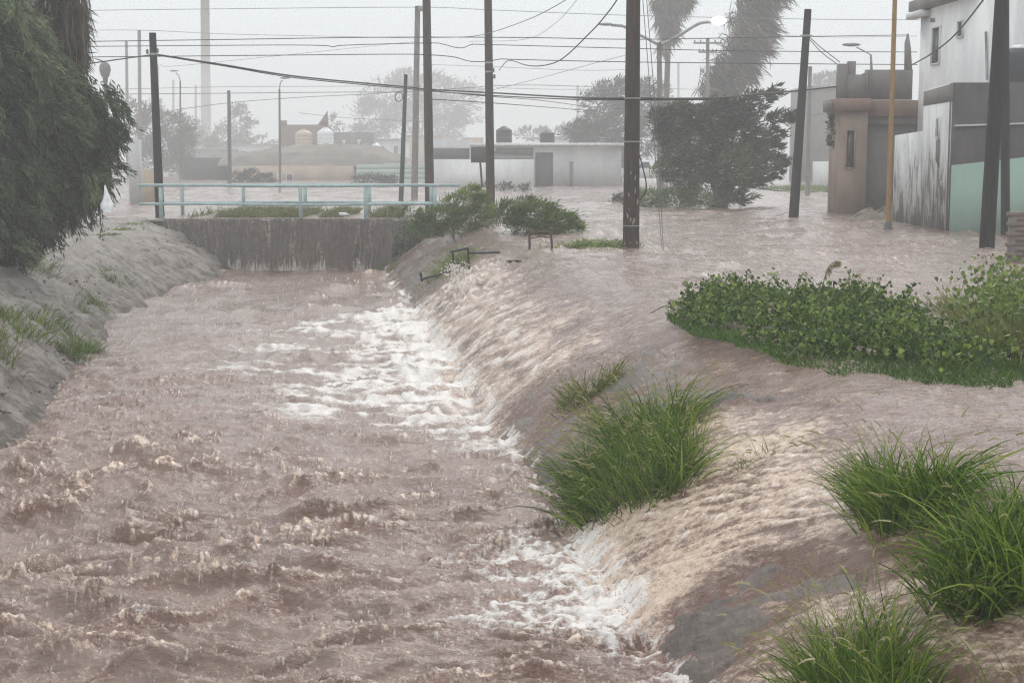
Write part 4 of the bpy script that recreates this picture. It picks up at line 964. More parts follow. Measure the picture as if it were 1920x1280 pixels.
# hazy row of low houses farther back
for px0, px1, pt, yy_, mm, lb_ in ((628, 700, 252, 210, 'cement', 'hazy grey flat roofed house behind the pale roof posts'), (702, 760, 262, 200, 'white_old', 'hazy pale flat roofed house left of the coil pole'), (762, 830, 255, 230, 'tan', 'hazy tan house behind the pair of tall poles'),
                                   (436, 520, 272, 220, 'white_old', 'hazy pale house behind the rubble, left of the brick shed'), (330, 432, 280, 215, 'cement', 'hazy grey house behind the foot of the great mast'), (1040, 1180, 258, 190, 'white_old', 'hazy pale house peeping over the white bungalow roof')):
    e = empty('far_house', (at((px0 + px1) / 2, 0, yy_)[0], yy_, 0), lb_, 'house', 'low houses lost in the haze')
    obj('wall', fbox(px0, px1, pt, yy_, 8), M[mm], e)
    obj('roof_edge', fbox(px0 - 2, px1 + 2, pt - 2, yy_ - .3, 8.6, pt - .05), M['kerb'], e)
    for q in (.25, .7):
        w_ = (px1 - px0) * .06; c_ = px0 + (px1 - px0) * q
        obj('window', fbox(c_ - w_, c_ + w_, pt + 12, yy_ - .05, .08, pt + 26), M['cement_dark'], e)
# mint board fence
Yf = 118
e = empty('board_fence', (at(710, 0, Yf)[0], Yf, 0), 'pale mint green board fence between the tan house and the poles', 'fence')
xf0, xf1 = at(664, 0, Yf)[0], at(800, 0, Yf)[0]; zt_ = at(0, 308, Yf)[2]
bd = mesh('board', *bevbox(0, (xf1 - xf0), -.02, .02, 0, .37, .006), M['mint_far'])
for k in range(6):
    o = bpy.data.objects.new('board', bd); COL.objects.link(o); o.parent = e; o.location = (xf0 - at(710, 0, Yf)[0], rng.uniform(-.01, .01), zt_ - .39 - k * .39)
obj('end_cap', box(xf0 + 2.2, xf1 + .5, Yf - .06, Yf + .06, zt_ + .003, zt_ + .06), M['roof_edge'], e)
# dark wall left behind the rail and pale pillar
o = obj('gate_pillar', bevbox(at(231, 0, 56)[0], at(251, 0, 56)[0], 56, 56.5, -.3, at(0, 262, 56)[2]), M['white_old'])
tag(o, 'pale gate pillar between the left tree and leaning pole', 'pillar')
o = obj('low_wall', fbox(252, 290, 318, 60, .2), M['tan']); tag(o, 'low brownish wall right of the pale gate pillar', 'wall')
o = obj('dark_gate', fbox(340, 434, 296, 128, .3), M['cement_dark']); tag(o, 'dark grey wall under the great mast, left of the tan house', 'wall')
o = obj('far_shed', fbox(800, 884, 262, 130, 4), M['white_old']); tag(o, 'pale shed behind the tall brown pole, left of the long white house', 'shed')
o = obj('far_roof', fbox(868, 905, 258, 150, 4), M['tan']); tag(o, 'faint tan hut roof above the square sign', 'hut')
# sign
Ys = 58
e = empty('road_sign', at(905, 345, Ys), 'dark square signboard on a bent post seen from behind, left of the sign pole', 'sign')
a, b_ = at(883, 276, Ys), at(914, 305, Ys)
obj('sign_panel', bevbox(a[0], b_[0], Ys - .03, Ys + .0, b_[2], a[2], .012), M['cement_dark'], e)
obj('sign_post', tube([at(899, 290, Ys + .04), at(901, 312, Ys + .04), at(904, 350, Ys + .04)], .04, 8), M['pole_dark'], e, True)
# cars
def car(c, L, W, H, label):
    e = empty('parked_car', c, label, 'car')
    st = [(-.5, .22, .5), (-.47, .2, .62), (-.3, .2, .66), (-.16, .2, .97), (.0, .2, 1.0), (.22, .2, .97), (.36, .2, .7), (.47, .2, .62), (.5, .25, .5)]
    V = []; n = 8
    for x, lo, hi in st:
        for k in range(n):
            a = [(-.5, lo), (-.5, .55 * (hi)), (-.48, min(hi, .62)), (-.40, hi), (.40, hi), (.48, min(hi, .62)), (.5, .55 * hi), (.5, lo)][k]
            V.append([c[0] + x * L, c[1] + a[0] * W, c[2] + a[1] * H])
    F = [[i * n + k, i * n + (k + 1) % n, (i + 1) * n + (k + 1) % n, (i + 1) * n + k] for i in range(len(st) - 1) for k in range(n)]
    obj('body', (np.array(V), [np.array(F), np.array([list(range(n))]), np.array([[len(V) - 1 - k for k in range(n)]])]), M['car_white'], e, True)
    for s in (-1, 1):
        y_ = c[1] + s * W * .5
        for x0_, x1_ in ((-.2, .0), (.02, .24)):
            obj('side_window', (np.array([[c[0] + x0_ * L, y_ - s * .04, c[2] + .66 * H], [c[0] + x1_ * L, y_ - s * .04, c[2] + .66 * H], [c[0] + (x1_ - .02) * L, y_ - s * .13, c[2] + .92 * H], [c[0] + (x0_ + .05) * L, y_ - s * .13, c[2] + .92 * H]]) + [0, s * .03, 0], np.array([[0, 1, 2, 3]])), M['glass'], e)
        for x_ in (-.31, .31):
            w = tube([[c[0] + x_ * L, y_ - s * .18, c[2] + .3], [c[0] + x_ * L, y_ + s * .01, c[2] + .3]], .31, 16)
            obj('wheel', w, M['tyre'], e, True)
    return e
p = at(1217, 342, 98); car(p, 3.9, 1.7, 1.45, 'hazy white car beside the water behind the big pole and bushes')

# ------------------------------------------------------------------ vegetation tools
def tube_tree(base, tips, r, mat, parent, name='trunk'):
    gs = []
    for tp in tips:
        mid = base + (tp - base) * .5 + np.array([rng.uniform(-.2, .2), rng.uniform(-.1, .1), .25 * np.linalg.norm(tp - base) * .3])
        P = catmull([base + [0, 0, -.3], base + (mid - base) * .4 + [0, 0, .1], mid, tp], 4)
        gs.append(tube(P, np.linspace(r, r * .2, len(P)), 7))
    return obj(name, join(gs), mat, parent, True)
def leaf_cards(P, D, L, W, tint):
    """diamond leaves at P along D"""
    n = len(P); D = D / (np.linalg.norm(D, axis=1)[:, None] + 1e-9)
    rv = rng.normal(size=(n, 3)); S = np.cross(D, rv); S /= np.linalg.norm(S, axis=1)[:, None] + 1e-9
    Nn = np.cross(D, S)
    L = np.broadcast_to(L, (n,))[:, None]; W = np.broadcast_to(W, (n,))[:, None]
    V = np.stack([P, P + D * L * .45 + S * W * .5 + Nn * W * .15, P + D * L, P + D * L * .45 - S * W * .5 + Nn * W * .15], 1).reshape(-1, 3)
    F = np.arange(n)[:, None] * 4 + np.array([0, 1, 2, 3])
    return (V, F), np.repeat(tint, 4)
def crown(lobes, Yd, n, leaf, wind, spread=.5, depth=1.0, shell=.45, tilt=0.0):
    """lobes: (px, py, rx, ry) in the photograph; leaves fill ellipsoids at distance Yd"""
    Ps = []; Ds = []; Ts = []
    area = np.array([l[2] * l[3] for l in lobes], float); area /= area.sum()
    for (px, py, rx, ry), a in zip(lobes, area):
        k = int(n * a) + 4; c_ = at(px, py, Yd + rng.uniform(-.4, .4) * depth)
        sx, sz = rx / FPX * Yd, ry / FPX * Yd; sy = min(sx, sz) * depth
        d = rng.normal(size=(k, 3)); d /= np.linalg.norm(d, axis=1)[:, None]
        # twigs: leaves gather in clumps inside the lobe
        m = max(4, k // 22); tw = rng.normal(size=(m, 3)); tw /= np.linalg.norm(tw, axis=1)[:, None]; tw *= rng.uniform(.45, 1, (m, 1)) ** .6
        ti = rng.integers(0, m, k); q = tw[ti] + rng.normal(size=(k, 3)) * .14 + d * .05
        # stretch clumps along the wind
        wv = np.array(wind) / np.linalg.norm(wind)
        q = q + wv * (rng.normal(size=(k, 1)) * .16)
        Ps.append(c_ + q * np.array([sx, sy, sz])); out = q / (np.linalg.norm(q, axis=1)[:, None] + 1e-6)
        Ds.append(out * spread + np.array(wind) + rng.normal(size=(k, 3)) * .35)
        Ts.append(np.clip(.4 + .12 * rng.normal(size=k) + .14 * rng.normal() + (.3 * rng.normal(size=m))[ti], 0, 1))
    P = np.concatenate(Ps); D = np.concatenate(Ds); Tt = np.concatenate(Ts)
    L = leaf[0] * rng.uniform(.6, 1.4, len(P)); W = leaf[1] * rng.uniform(.7, 1.3, len(P))
    return leaf_cards(P, D, L, W, Tt)
def tree(name, lobes, Yd, n, leaf, wind, mat, label, basepx, tips, r, cat='tree', group=None, **k):
    b_ = at(basepx[0], basepx[1], Yd)
    e = empty(name, b_, label, cat, group)
    if tips: tube_tree(b_, [at(x, y, Yd) for x, y in tips], r, M['bark'], e)
    g, t = crown(lobes, Yd, n, leaf, wind, **k)
    obj('crown', g, mat, e, False, {'tint': t}, 'stuff')
    return e

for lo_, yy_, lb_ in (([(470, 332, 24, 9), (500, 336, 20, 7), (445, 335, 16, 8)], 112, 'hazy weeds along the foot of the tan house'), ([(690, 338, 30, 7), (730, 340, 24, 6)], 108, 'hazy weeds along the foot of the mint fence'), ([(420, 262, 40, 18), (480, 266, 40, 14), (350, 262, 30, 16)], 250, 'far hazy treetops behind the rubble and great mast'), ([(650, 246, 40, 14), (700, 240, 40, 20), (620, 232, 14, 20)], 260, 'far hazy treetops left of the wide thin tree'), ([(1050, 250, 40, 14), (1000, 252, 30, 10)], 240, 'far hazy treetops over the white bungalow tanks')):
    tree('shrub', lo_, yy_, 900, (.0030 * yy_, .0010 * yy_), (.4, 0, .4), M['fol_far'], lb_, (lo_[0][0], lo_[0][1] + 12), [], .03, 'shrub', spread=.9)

# windblown tree in the middle
tree('windblown_tree', [(1300, 268, 50, 48), (1258, 228, 32, 26), (1340, 228, 42, 30), (1385, 250, 40, 38), (1322, 312, 50, 30), (1388, 312, 42, 30), (1290, 205, 30, 13), (1345, 200, 36, 13),
                        (1395, 198, 36, 13), (1430, 180, 30, 10), (1455, 168, 14, 8), (1460, 222, 26, 13), (1448, 252, 22, 11), (1482, 216, 13, 9), (1445, 303, 26, 12), (1428, 330, 30, 11), (1464, 318, 12, 8), (1372, 345, 32, 14),
                        (1262, 290, 24, 26), (1240, 315, 20, 18), (1272, 335, 22, 12), (1442, 280, 24, 12), (1232, 225, 14, 20), (1410, 340, 26, 10), (1300, 345, 16, 9), (1392, 372, 24, 10), (1330, 380, 22, 7), (1240, 255, 16, 16), (1420, 275, 24, 14)],
     51, 22000, (.22, .05), (.75, -.1, .18), M['fol_mid'], 'dense dark green tree bent to the right by wind in mid street', (1352, 392), [(1300, 270), (1350, 240), (1400, 260), (1430, 185), (1380, 330), (1455, 230), (1270, 240)], .13)
# low scrub round its foot
tree('shrub', [(1215, 375, 42, 18), (1270, 372, 45, 18), (1320, 372, 50, 20), (1195, 380, 25, 10), (1290, 350, 25, 18)], 52.5, 5000, (.14, .04), (.4, -.1, .5), M['bush'], 'flattened grey green scrub around the foot of the windblown tree', (1270, 392), [], .05, 'shrub', spread=.8)
# paler tree to its left
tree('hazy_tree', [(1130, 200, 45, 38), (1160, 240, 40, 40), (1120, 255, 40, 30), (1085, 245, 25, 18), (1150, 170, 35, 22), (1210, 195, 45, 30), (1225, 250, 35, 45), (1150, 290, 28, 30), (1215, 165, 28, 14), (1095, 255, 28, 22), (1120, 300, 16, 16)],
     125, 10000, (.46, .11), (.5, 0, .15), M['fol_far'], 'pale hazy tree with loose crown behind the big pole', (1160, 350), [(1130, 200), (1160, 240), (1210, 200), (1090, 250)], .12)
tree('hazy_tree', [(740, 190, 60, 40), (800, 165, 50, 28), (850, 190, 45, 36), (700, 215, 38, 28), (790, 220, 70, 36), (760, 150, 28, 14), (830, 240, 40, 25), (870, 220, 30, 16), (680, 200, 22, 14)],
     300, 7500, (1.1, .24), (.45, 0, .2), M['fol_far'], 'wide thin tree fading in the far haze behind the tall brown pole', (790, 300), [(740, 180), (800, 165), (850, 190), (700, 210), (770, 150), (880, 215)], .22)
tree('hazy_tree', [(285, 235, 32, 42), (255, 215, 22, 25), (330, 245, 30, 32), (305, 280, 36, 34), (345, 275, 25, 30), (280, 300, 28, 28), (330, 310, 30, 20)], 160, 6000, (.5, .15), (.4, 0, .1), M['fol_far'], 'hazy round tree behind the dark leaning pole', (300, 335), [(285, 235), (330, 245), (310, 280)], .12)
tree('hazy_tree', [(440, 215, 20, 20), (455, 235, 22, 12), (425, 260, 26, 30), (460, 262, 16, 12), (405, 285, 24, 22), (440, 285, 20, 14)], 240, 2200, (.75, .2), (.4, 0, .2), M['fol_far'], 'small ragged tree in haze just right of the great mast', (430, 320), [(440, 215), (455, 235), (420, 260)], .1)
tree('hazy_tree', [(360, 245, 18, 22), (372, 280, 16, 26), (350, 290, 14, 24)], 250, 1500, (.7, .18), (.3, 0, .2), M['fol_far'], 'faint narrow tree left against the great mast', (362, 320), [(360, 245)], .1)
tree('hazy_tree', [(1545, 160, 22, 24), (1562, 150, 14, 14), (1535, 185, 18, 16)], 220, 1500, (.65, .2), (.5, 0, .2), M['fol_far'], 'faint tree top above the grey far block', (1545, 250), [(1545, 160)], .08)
tree('shrub', [(1566, 245, 12, 28), (1572, 270, 10, 22), (1570, 225, 8, 12)], 46.2, 1300, (.13, .04), (-.4, 0, .4), M['fol_mid'], 'dark shrub clinging to the left edge of the peach house', (1575, 340), [(1566, 245)], .04, 'shrub')

def palm(px, lobes, base, Yd, n, wind, label, lean):
    b_ = at(base[0], base[1], Yd)
    e = empty('palm_tree', b_, label, 'palm tree', 'palms with skirts of dead fronds')
    obj('trunk', tube(catmull([b_ + [0, 0, -.3], at(lean[0], lean[1], Yd), at(lean[2], lean[3], Yd)]), np.linspace(.26, .2, 13) * Yd / 66 * (.55 if Yd > 100 else 1), 10), M['bark'], e, True)
    g, t = crown(lobes, Yd, n, (.0095 * Yd, .0008 * Yd), wind, spread=.22, depth=1.0)
    obj('dead_fronds', g, M['frond_dead'], e, False, {'tint': t}, 'stuff')
    return e
palm(1255, [(1258, 0, 34, 22), (1253, 28, 25, 20), (1250, 52, 17, 18), (1248, 78, 9, 15), (1288, 4, 14, 9), (1262, -25, 38, 22)], (1248, 330), 110, 2600, (.12, 0, -.9), 'dead skirted palm hanging above the double street lamp', (1250, 180, 1256, -20))
palm(1400, [(1420, 10, 38, 26), (1405, 45, 42, 30), (1400, 80, 42, 26), (1385, 110, 44, 24), (1365, 138, 42, 22), (1345, 160, 34, 16), (1430, -20, 40, 26), (1330, 160, 18, 22)], (1355, 330), 92, 6200, (.55, 0, -.6), 'thick leaning palm wrapped in dead fronds above the windblown tree', (1365, 160, 1425, -20))

# ------------------------------------------------------------------ big tree on the left
def strand_tree():
    Ys_ = 26.5
    b_ = at(-60, 470, Ys_ + .4)
    e = empty('drooping_tree', b_, 'large dark feathery tree on the left, its hanging branches swept right by wind', 'tree')
    tube_tree(b_, [at(-20, 120, Ys_ + .5), at(60, 160, Ys_ + .4), at(120, 200, Ys_ + .3), at(-60, 60, Ys_ + .3), at(90, 300, Ys_ + .3)], .2, M['bark'], e)
    # outline as polygon in the photograph
    poly = np.array([(-200, -120), (20, -120), (30, -20), (95, 60), (165, 150), (205, 170), (235, 195), (232, 255), (222, 300), (200, 335), (180, 365), (160, 395), (115, 405), (75, 440), (45, 470), (-200, 480)], float)
    def inside(x, y):
        r = np.zeros(len(x), bool); j = len(poly) - 1
        for i in range(len(poly)):
            xi, yi = poly[i]; xj, yj = poly[j]
            r ^= ((yi > y) != (yj > y)) & (x < (xj - xi) * (y - yi) / (yj - yi + 1e-9) + xi); j = i
        return r
    n = 1750
    x = rng.uniform(-200, 235, n * 3); y = rng.uniform(-125, 475, n * 3); k = inside(x, y) & (pn(x / 22, y / 22, 14) + .5 * pn(x / 9, y / 9, 15) > -.55 + .5 * sm(120, 235, x)); x, y = x[k][:n], y[k][:n]; n = len(x)
    yd = Ys_ + rng.normal(size=n) * .45
    seg = 11
    sp = 6; gx, gy = np.repeat(x, sp), np.repeat(y, sp); n = len(gx)
    x = gx + 9 * rng.normal(size=n); y = gy + 7 * rng.normal(size=n); yd = np.repeat(yd, sp) + .06 * rng.normal(size=n)
    L = np.repeat(rng.uniform(45, 95, n // sp), sp) * rng.uniform(.6, 1.15, n); ang0 = R(30) + np.repeat(.28 * rng.normal(size=n // sp), sp) + .10 * rng.normal(size=n) + .35 * (y / 470); ang1 = ang0 + R(26) + np.repeat(.2 * rng.normal(size=n // sp), sp) + .1 * rng.normal(size=n)
    # strands start up and to the left of their middle
    px = x - np.cos(ang0) * L * .6; py = y - np.sin(ang0) * L * .6
    Ps = []; Ds = []; Ts = []
    tone = np.clip(.42 + .3 * pn(x / 45, y / 45, 9) * 1.4 + np.repeat(.28 * rng.normal(size=n // sp), sp) + .08 * rng.normal(size=n) - .0004 * (y - 150), .02, 1)
    for s in range(seg):
        a = ang0 + (ang1 - ang0) * s / seg
        px = px + np.cos(a) * L / seg; py = py + np.sin(a) * L / seg
        u = (px - 960) / FPX * yd; w = EYE - (py - 300) / FPX * yd
        P = np.stack([u, yd + .02 * s * 0, w], 1)
        d = np.stack([np.cos(a), .2 * rng.normal(size=n), -np.sin(a)], 1)
        for sgn in (-1, 1):
            side = np.stack([np.sin(a) * .3 * sgn, rng.normal(size=n) * .2, np.cos(a) * .3 * sgn], 1)
            Ps.append(P + rng.normal(size=(n, 3)) * .008); Ds.append(d + side); Ts.append(np.clip(tone + .05 * rng.normal(size=n), 0, 1))
    P = np.concatenate(Ps); D = np.concatenate(Ds); t = np.concatenate(Ts)
    g, tt = leaf_cards(P, D, .13 * rng.uniform(.6, 1.3, len(P)), .03, t)
    obj('crown', g, M['fol_left'], e, False, {'tint': tt}, 'stuff')
    # a few long hanging twigs with leaves at the tips
    tw = []; LP = []; LD = []
    for px0, py0, px1, py1 in ((186, 330, 192, 446), (150, 380, 170, 428), (165, 370, 178, 420), (110, 395, 128, 420), (205, 300, 236, 336), (214, 255, 246, 262), (215, 310, 240, 312)):
        Q = catmull([at(px0, py0, Ys_), at((px0 + px1) / 2 - 3, (py0 + py1) / 2, Ys_), at(px1, py1, Ys_)], 10)
        tw.append(tube(Q, np.linspace(.012, .005, len(Q)), 5))
        for q in np.repeat(Q, 5, 0): LP.append(q + rng.normal(size=3) * .02); LD.append([rng.normal() * .5 + .2, rng.normal() * .4, -1])
    obj('twigs', join(tw), M['bark'], e, True, None, 'stuff')
    g, tt = leaf_cards(np.array(LP), np.array(LD, float), .08, .018, rng.uniform(.1, .5, len(LP)))
    obj('tip_leaves', g, M['fol_left'], e, False, {'tint': tt}, 'stuff')
strand_tree()
# dark undergrowth below it
tree('shrub', [(20, 430, 45, 35), (60, 410, 40, 28), (-20, 440, 40, 40), (100, 395, 30, 20)], 27.4, 5200, (.09, .025), (.2, 0, -.4), M['fol_left'], 'dark undergrowth in the shade beneath the drooping tree', (20, 465), [], .05, 'shrub', spread=.9)
# palm skirt behind it
e = palm(110, [(110, 10, 40, 36), (115, 55, 38, 36), (125, 95, 34, 32), (130, 130, 28, 30), (100, 90, 34, 50), (75, 30, 30, 50), (140, 40, 20, 40), (60, 80, 25, 40), (108, -45, 42, 44), (105, -110, 48, 40)], (90, 420), 29, 13500, (.06, 0, -.9), 'brown palm skirt of dead fronds hanging behind the drooping tree', (95, 200, 105, -20))
e2 = []
LP = []; LD = []
for k in range(420):
    px = rng.uniform(112, 165); py = rng.uniform(-30, 60 + 60 * rng.random()); q = at(px, py, 28.6 + rng.normal() * .2)
    LP.append(q); LD.append([.08 * rng.normal() + .05, .1 * rng.normal(), -1])
g, tt = leaf_cards(np.array(LP), np.array(LD), rng.uniform(.3, .8, len(LP)), .022, rng.uniform(.2, .9, len(LP)))
obj('hanging_threads', g, M['frond_dead'], e, False, {'tint': tt}, 'stuff')
# bulb-shaped thing on a stalk (bird-nest like bundle of fronds) above the tree
q = at(197, 135, 70)
e = empty('wind_turbine_vent', q, 'dull grey bulb shaped vent on a tall stem above the drooping tree', 'vent')
obj('vent_bulb', lathe(q, [(.11, -.5), (.12, -.28), (.2, -.17), (.27, .09), (.24, .3), (.14, .42), (.05, .46)], 14), M['cement'], e, True)
obj('vent_stem', tube([[q[0], q[1], -.3], q + [0, 0, -2], q + [0, 0, -.48]], .09, 8), M['cement'], e, True)
e.name = 'vent_stack'
# white bag in branches
q = at(200, 376, 25.2)
V = []
for i, (r_, z_) in enumerate(((.01, .26), (.035, .14), (.06, .03), (.10, -.06), (.11, -.14), (.07, -.2))):
    for k in range(9):
        a = 2 * math.pi * k / 9; rr = r_ * (1 + .25 * math.sin(3 * a + i)); V.append(q + [rr * math.cos(a) + .03 * (2 - i) * -.35, rr * .6 * math.sin(a), z_])
F = [[i * 9 + k, i * 9 + (k + 1) % 9, (i + 1) * 9 + (k + 1) % 9, (i + 1) * 9 + k] for i in range(5) for k in range(9)]
o = obj('plastic_bag', (np.array(V), [np.array(F), np.array([list(range(45, 54))[::-1]])]), M['plastic_white'], None, True)
tag(o, 'white plastic bag snagged in the hanging branch tips of the left tree', 'plastic bag')

# ------------------------------------------------------------------ grass
def blades(B, n_seg, L, W, D0, droop, tint, mat, name, parent):
    """B: base points, D0: start directions, droop: bend strength"""
    n = len(B); D = D0 / np.linalg.norm(D0, axis=1)[:, None]
    hd = D * [1, 1, 0]; hd = hd / (np.linalg.norm(hd, axis=1)[:, None] + 1e-6)
    rv = rng.normal(size=(n, 3)) * [1, 1, .15]; S = np.cross(D, rv); S /= np.linalg.norm(S, axis=1)[:, None] + 1e-9
    P = B.copy(); V = np.zeros((n, 2 * n_seg + 1, 3)); st = (L / n_seg)[:, None]
    for s in range(n_seg):
        w = (W * (1 - .75 * (s / n_seg) ** 1.6))[:, None] * .5
        V[:, 2 * s] = P - S * w; V[:, 2 * s + 1] = P + S * w
        D = D + hd * (droop * (.25 + .5 * s / n_seg))[:, None] / n_seg * 2 + np.array([0, 0, -1]) * (droop * (s / n_seg) ** 1.3)[:, None] / n_seg * 3.2
        D /= np.linalg.norm(D, axis=1)[:, None]
        P = P + D * st
    V[:, -1] = P
    F4 = []; m = 2 * n_seg + 1
    base = np.arange(n)[:, None] * m
    for s in range(n_seg - 1): F4.append(base + np.array([2 * s, 2 * s + 1, 2 * s + 3, 2 * s + 2]))
    F3 = base + np.array([2 * n_seg - 2, 2 * n_seg - 1, 2 * n_seg])
    o = obj(name, (V.reshape(-1, 3), [np.concatenate(F4), F3]), mat, parent, True, {'tint': np.repeat(tint, m)}, 'stuff')
    return P, D
def tussock(name, bases, n, h, label, mat='grass', spread=.09, tilt=.5, lean=(0, 0, 0), seeds=0, w=.009, ground=bank_z, cat='grass clump', group='grass clumps on the canal banks', bright=0.0, droop=(.25, .9)):
    Pb = [march(px, py, ground) if not isinstance(px, np.ndarray) else px for px, py in bases]
    c_ = np.mean(Pb, 0)
    e = empty(name, c_, label, cat, group)
    if w < .0105 and h > .3: n = int(n * .62); w = w * 1.45
    k = rng.integers(0, len(Pb), n); B = np.array(Pb)[k] + rng.normal(size=(n, 3)) * [spread, spread, 0]
    B[:, 2] = ground(B[:, 0], B[:, 1]) - .02
    rel = (B - c_) * [1, 1, 0]; sc_ = np.max(np.linalg.norm(rel, axis=1)) + .05
    D = rel / sc_ * tilt + np.array([0, 0, 1]) + rng.normal(size=(n, 3)) * [.36, .36, .12] + np.array(lean)
    cl = rng.normal(size=(len(Pb), 3)) * [.28, .28, 0]; D = D + cl[k]
    L = h * rng.uniform(.35, 1.1, n) * rng.uniform(.7, 1.15, len(Pb))[k]; tn = np.clip(.52 + bright + .3 * rng.normal(size=n) + (rng.random(len(Pb)) - .5)[k] * .2, 0, 1)
    blades(B, 6, L, w * rng.uniform(.6, 1.3, n), D, rng.uniform(*droop, n), tn, M[mat], 'blades', e)
    # short dead straw at the foot
    m = n // 4; k2 = rng.integers(0, len(Pb), m); B2 = np.array(Pb)[k2] + rng.normal(size=(m, 3)) * [spread * 1.2, spread * 1.2, 0]; B2[:, 2] = ground(B2[:, 0], B2[:, 1]) - .01
    blades(B2, 4, h * rng.uniform(.2, .5, m), w * np.full(m, .7), rng.normal(size=(m, 3)) * [.7, .7, .1] + [0, 0, .7], rng.uniform(.5, 1.2, m), rng.uniform(.1, .8, m), M['grass_dry'], 'dead_straw', e)
    if seeds:
        k3 = rng.integers(0, len(Pb), seeds); B3 = np.array(Pb)[k3] + rng.normal(size=(seeds, 3)) * [spread, spread, 0]
        D3 = ((B3 - c_) * [1, 1, 0]) / sc_ * tilt * .9 + [0, 0, 1] + rng.normal(size=(seeds, 3)) * [.3, .3, .05] + np.array(lean)
        P3_, D3_ = blades(B3, 6, h * rng.uniform(.8, 1.18, seeds), np.full(seeds, .004), D3, rng.uniform(.2, .7, seeds), rng.uniform(.3, .9, seeds), M['grass'], 'seed_stalks', e)
        blades(P3_ - D3_ * .02, 4, rng.uniform(.05, .12, seeds) * (1 if h > .4 else .6), np.full(seeds, .011), D3_, rng.uniform(.4, 1.2, seeds), rng.uniform(.1, .9, seeds), M['seed'], 'seed_heads', e)
    return e
tussock('grass_tussock', [(1060, 762), (1085, 757), (1105, 745), (1125, 730), (1075, 745), (1140, 715)], 520, .40, 'small yellow green grass clump on the bank, above the largest clump', 'grass_dry', .06, .4, (.05, 0, 0), 40, .008, bright=.05)
tussock('grass_tussock', [(1095, 955), (1120, 965), (1155, 958), (1130, 900), (1165, 900), (1205, 940), (1190, 880), (1235, 925), (1165, 850), (1240, 880), (1270, 915), (1205, 830), (1245, 830), (1275, 870), (1110, 930), (1260, 805)], 3600, .64,
        'largest bushy green grass clump on the bank with many arching seed heads', 'grass', .07, .35, (-.05, -.05, 0), 520, .008, droop=(.3, 1.05))
tussock('grass_tussock', [(1640, 985), (1680, 990), (1720, 985), (1760, 970), (1660, 955), (1700, 950), (1740, 945), (1640, 950)], 1900, .60, 'upright green grass clump at the crest of the bank, right of the spill', 'grass', .05, .3, (-.02, 0, 0), 70, .008)
tussock('grass_tussock', [(1800, 1130), (1840, 1145), (1880, 1140), (1920, 1120), (1830, 1090), (1880, 1080), (1930, 1060), (1800, 1080), (1960, 1100), (1850, 1040), (1900, 1020)], 2300, .62, 'tall lush grass clump with long arching blades against the right edge', 'grass', .06, .35, (0, 0, 0), 40, .009, bright=-.03, droop=(.3, 1.0))
tussock('grass_tussock', [(1540, 1330), (1570, 1335), (1620, 1330), (1680, 1320), (1560, 1290), (1620, 1280), (1660, 1270), (1600, 1260), (1660, 1360), (1560, 1380), (1700, 1350), (1530, 1360)], 2000, .58, 'nearest bright grass clump at the bottom edge with feathery stalks', 'grass', .045, .38, (0, 0, 0), 170, .006, bright=.1)
tussock('grass_tussock', [(1860, 1330), (1920, 1320), (1900, 1290)], 60, .25, 'sparse thin stalks of dry grass in the bottom right corner', 'grass_dry', .1, .8, (-.2, 0, 0), 20, .004)
tussock('grass_tussock', [(1395, 880), (1420, 870), (1440, 855)], 90, .16, 'bent half drowned grass tuft in foam between the two big clumps', 'grass_dry', .04, .9, (-.5, .2, 0), 8, .005)
tussock('grass_tussock', [(830, 510), (845, 500), (860, 495), (850, 515), (815, 520), (875, 488)], 420, .55, 'green weeds around the bent black bars below the crest', 'bush', .14, .6, (0, 0, 0), 0, .014)
tussock('grass_tussock', [(725, 500), (735, 505)], 120, .30, 'tiny grass tuft at the foot of the far right bank by the drop wall', 'bush', .12, .6, (0, 0, 0), 0, .014)
# left bank
tussock('grass_tussock', [(10, 600), (40, 605), (75, 610), (105, 612), (30, 625), (70, 630), (-15, 620), (0, 590)], 1100, .36, 'broad grassy clump spread along the left bank at the frame edge', 'grass', .16, .7, (.1, 0, 0), 60, .012, left_ground)
tussock('grass_tussock', [(130, 665), (150, 672), (170, 660), (150, 655)], 520, .42, 'spiky green clump at the waterline of the left bank', 'grass', .09, .8, (.1, 0, 0), 10, .011, left_ground)
tussock('grass_tussock', [(150, 580), (170, 575), (180, 570)], 420, .36, 'pale yellowish clump midway up the left bank', 'bush', .12, .8, (.1, 0, 0), 0, .012, left_ground)
tussock('grass_tussock', [(205, 525), (220, 522), (230, 528)], 420, .40, 'dull green clump high on the left bank, farthest from the camera', 'bush', .13, .7, (.1, 0, 0), 0, .013, left_ground)
tussock('grass_tussock', [(10, 495), (40, 490), (70, 490), (20, 480), (50, 500)], 700, .35, 'low yellow green weeds under the drooping tree', 'bush', .25, .7, (.1, 0, 0), 0, .014, left_ground)
tussock('grass_tussock', [(-5, 640), (5, 660), (0, 680), (-10, 700)], 300, .4, 'yellowing weeds cut off by the left edge of the picture', 'grass_dry', .1, .7, (.1, 0, 0), 10, .01, left_ground)
def flat0(x, y): return np.zeros_like(np.asarray(x, float)) - .02
tussock('grass_tussock', [(200, 440), (225, 430), (250, 420), (260, 415)], 300, .12, 'thin strip of short grass along the crest by the leaning pole', 'bush', .2, .5, (.1, 0, 0), 0, .02, flat0)

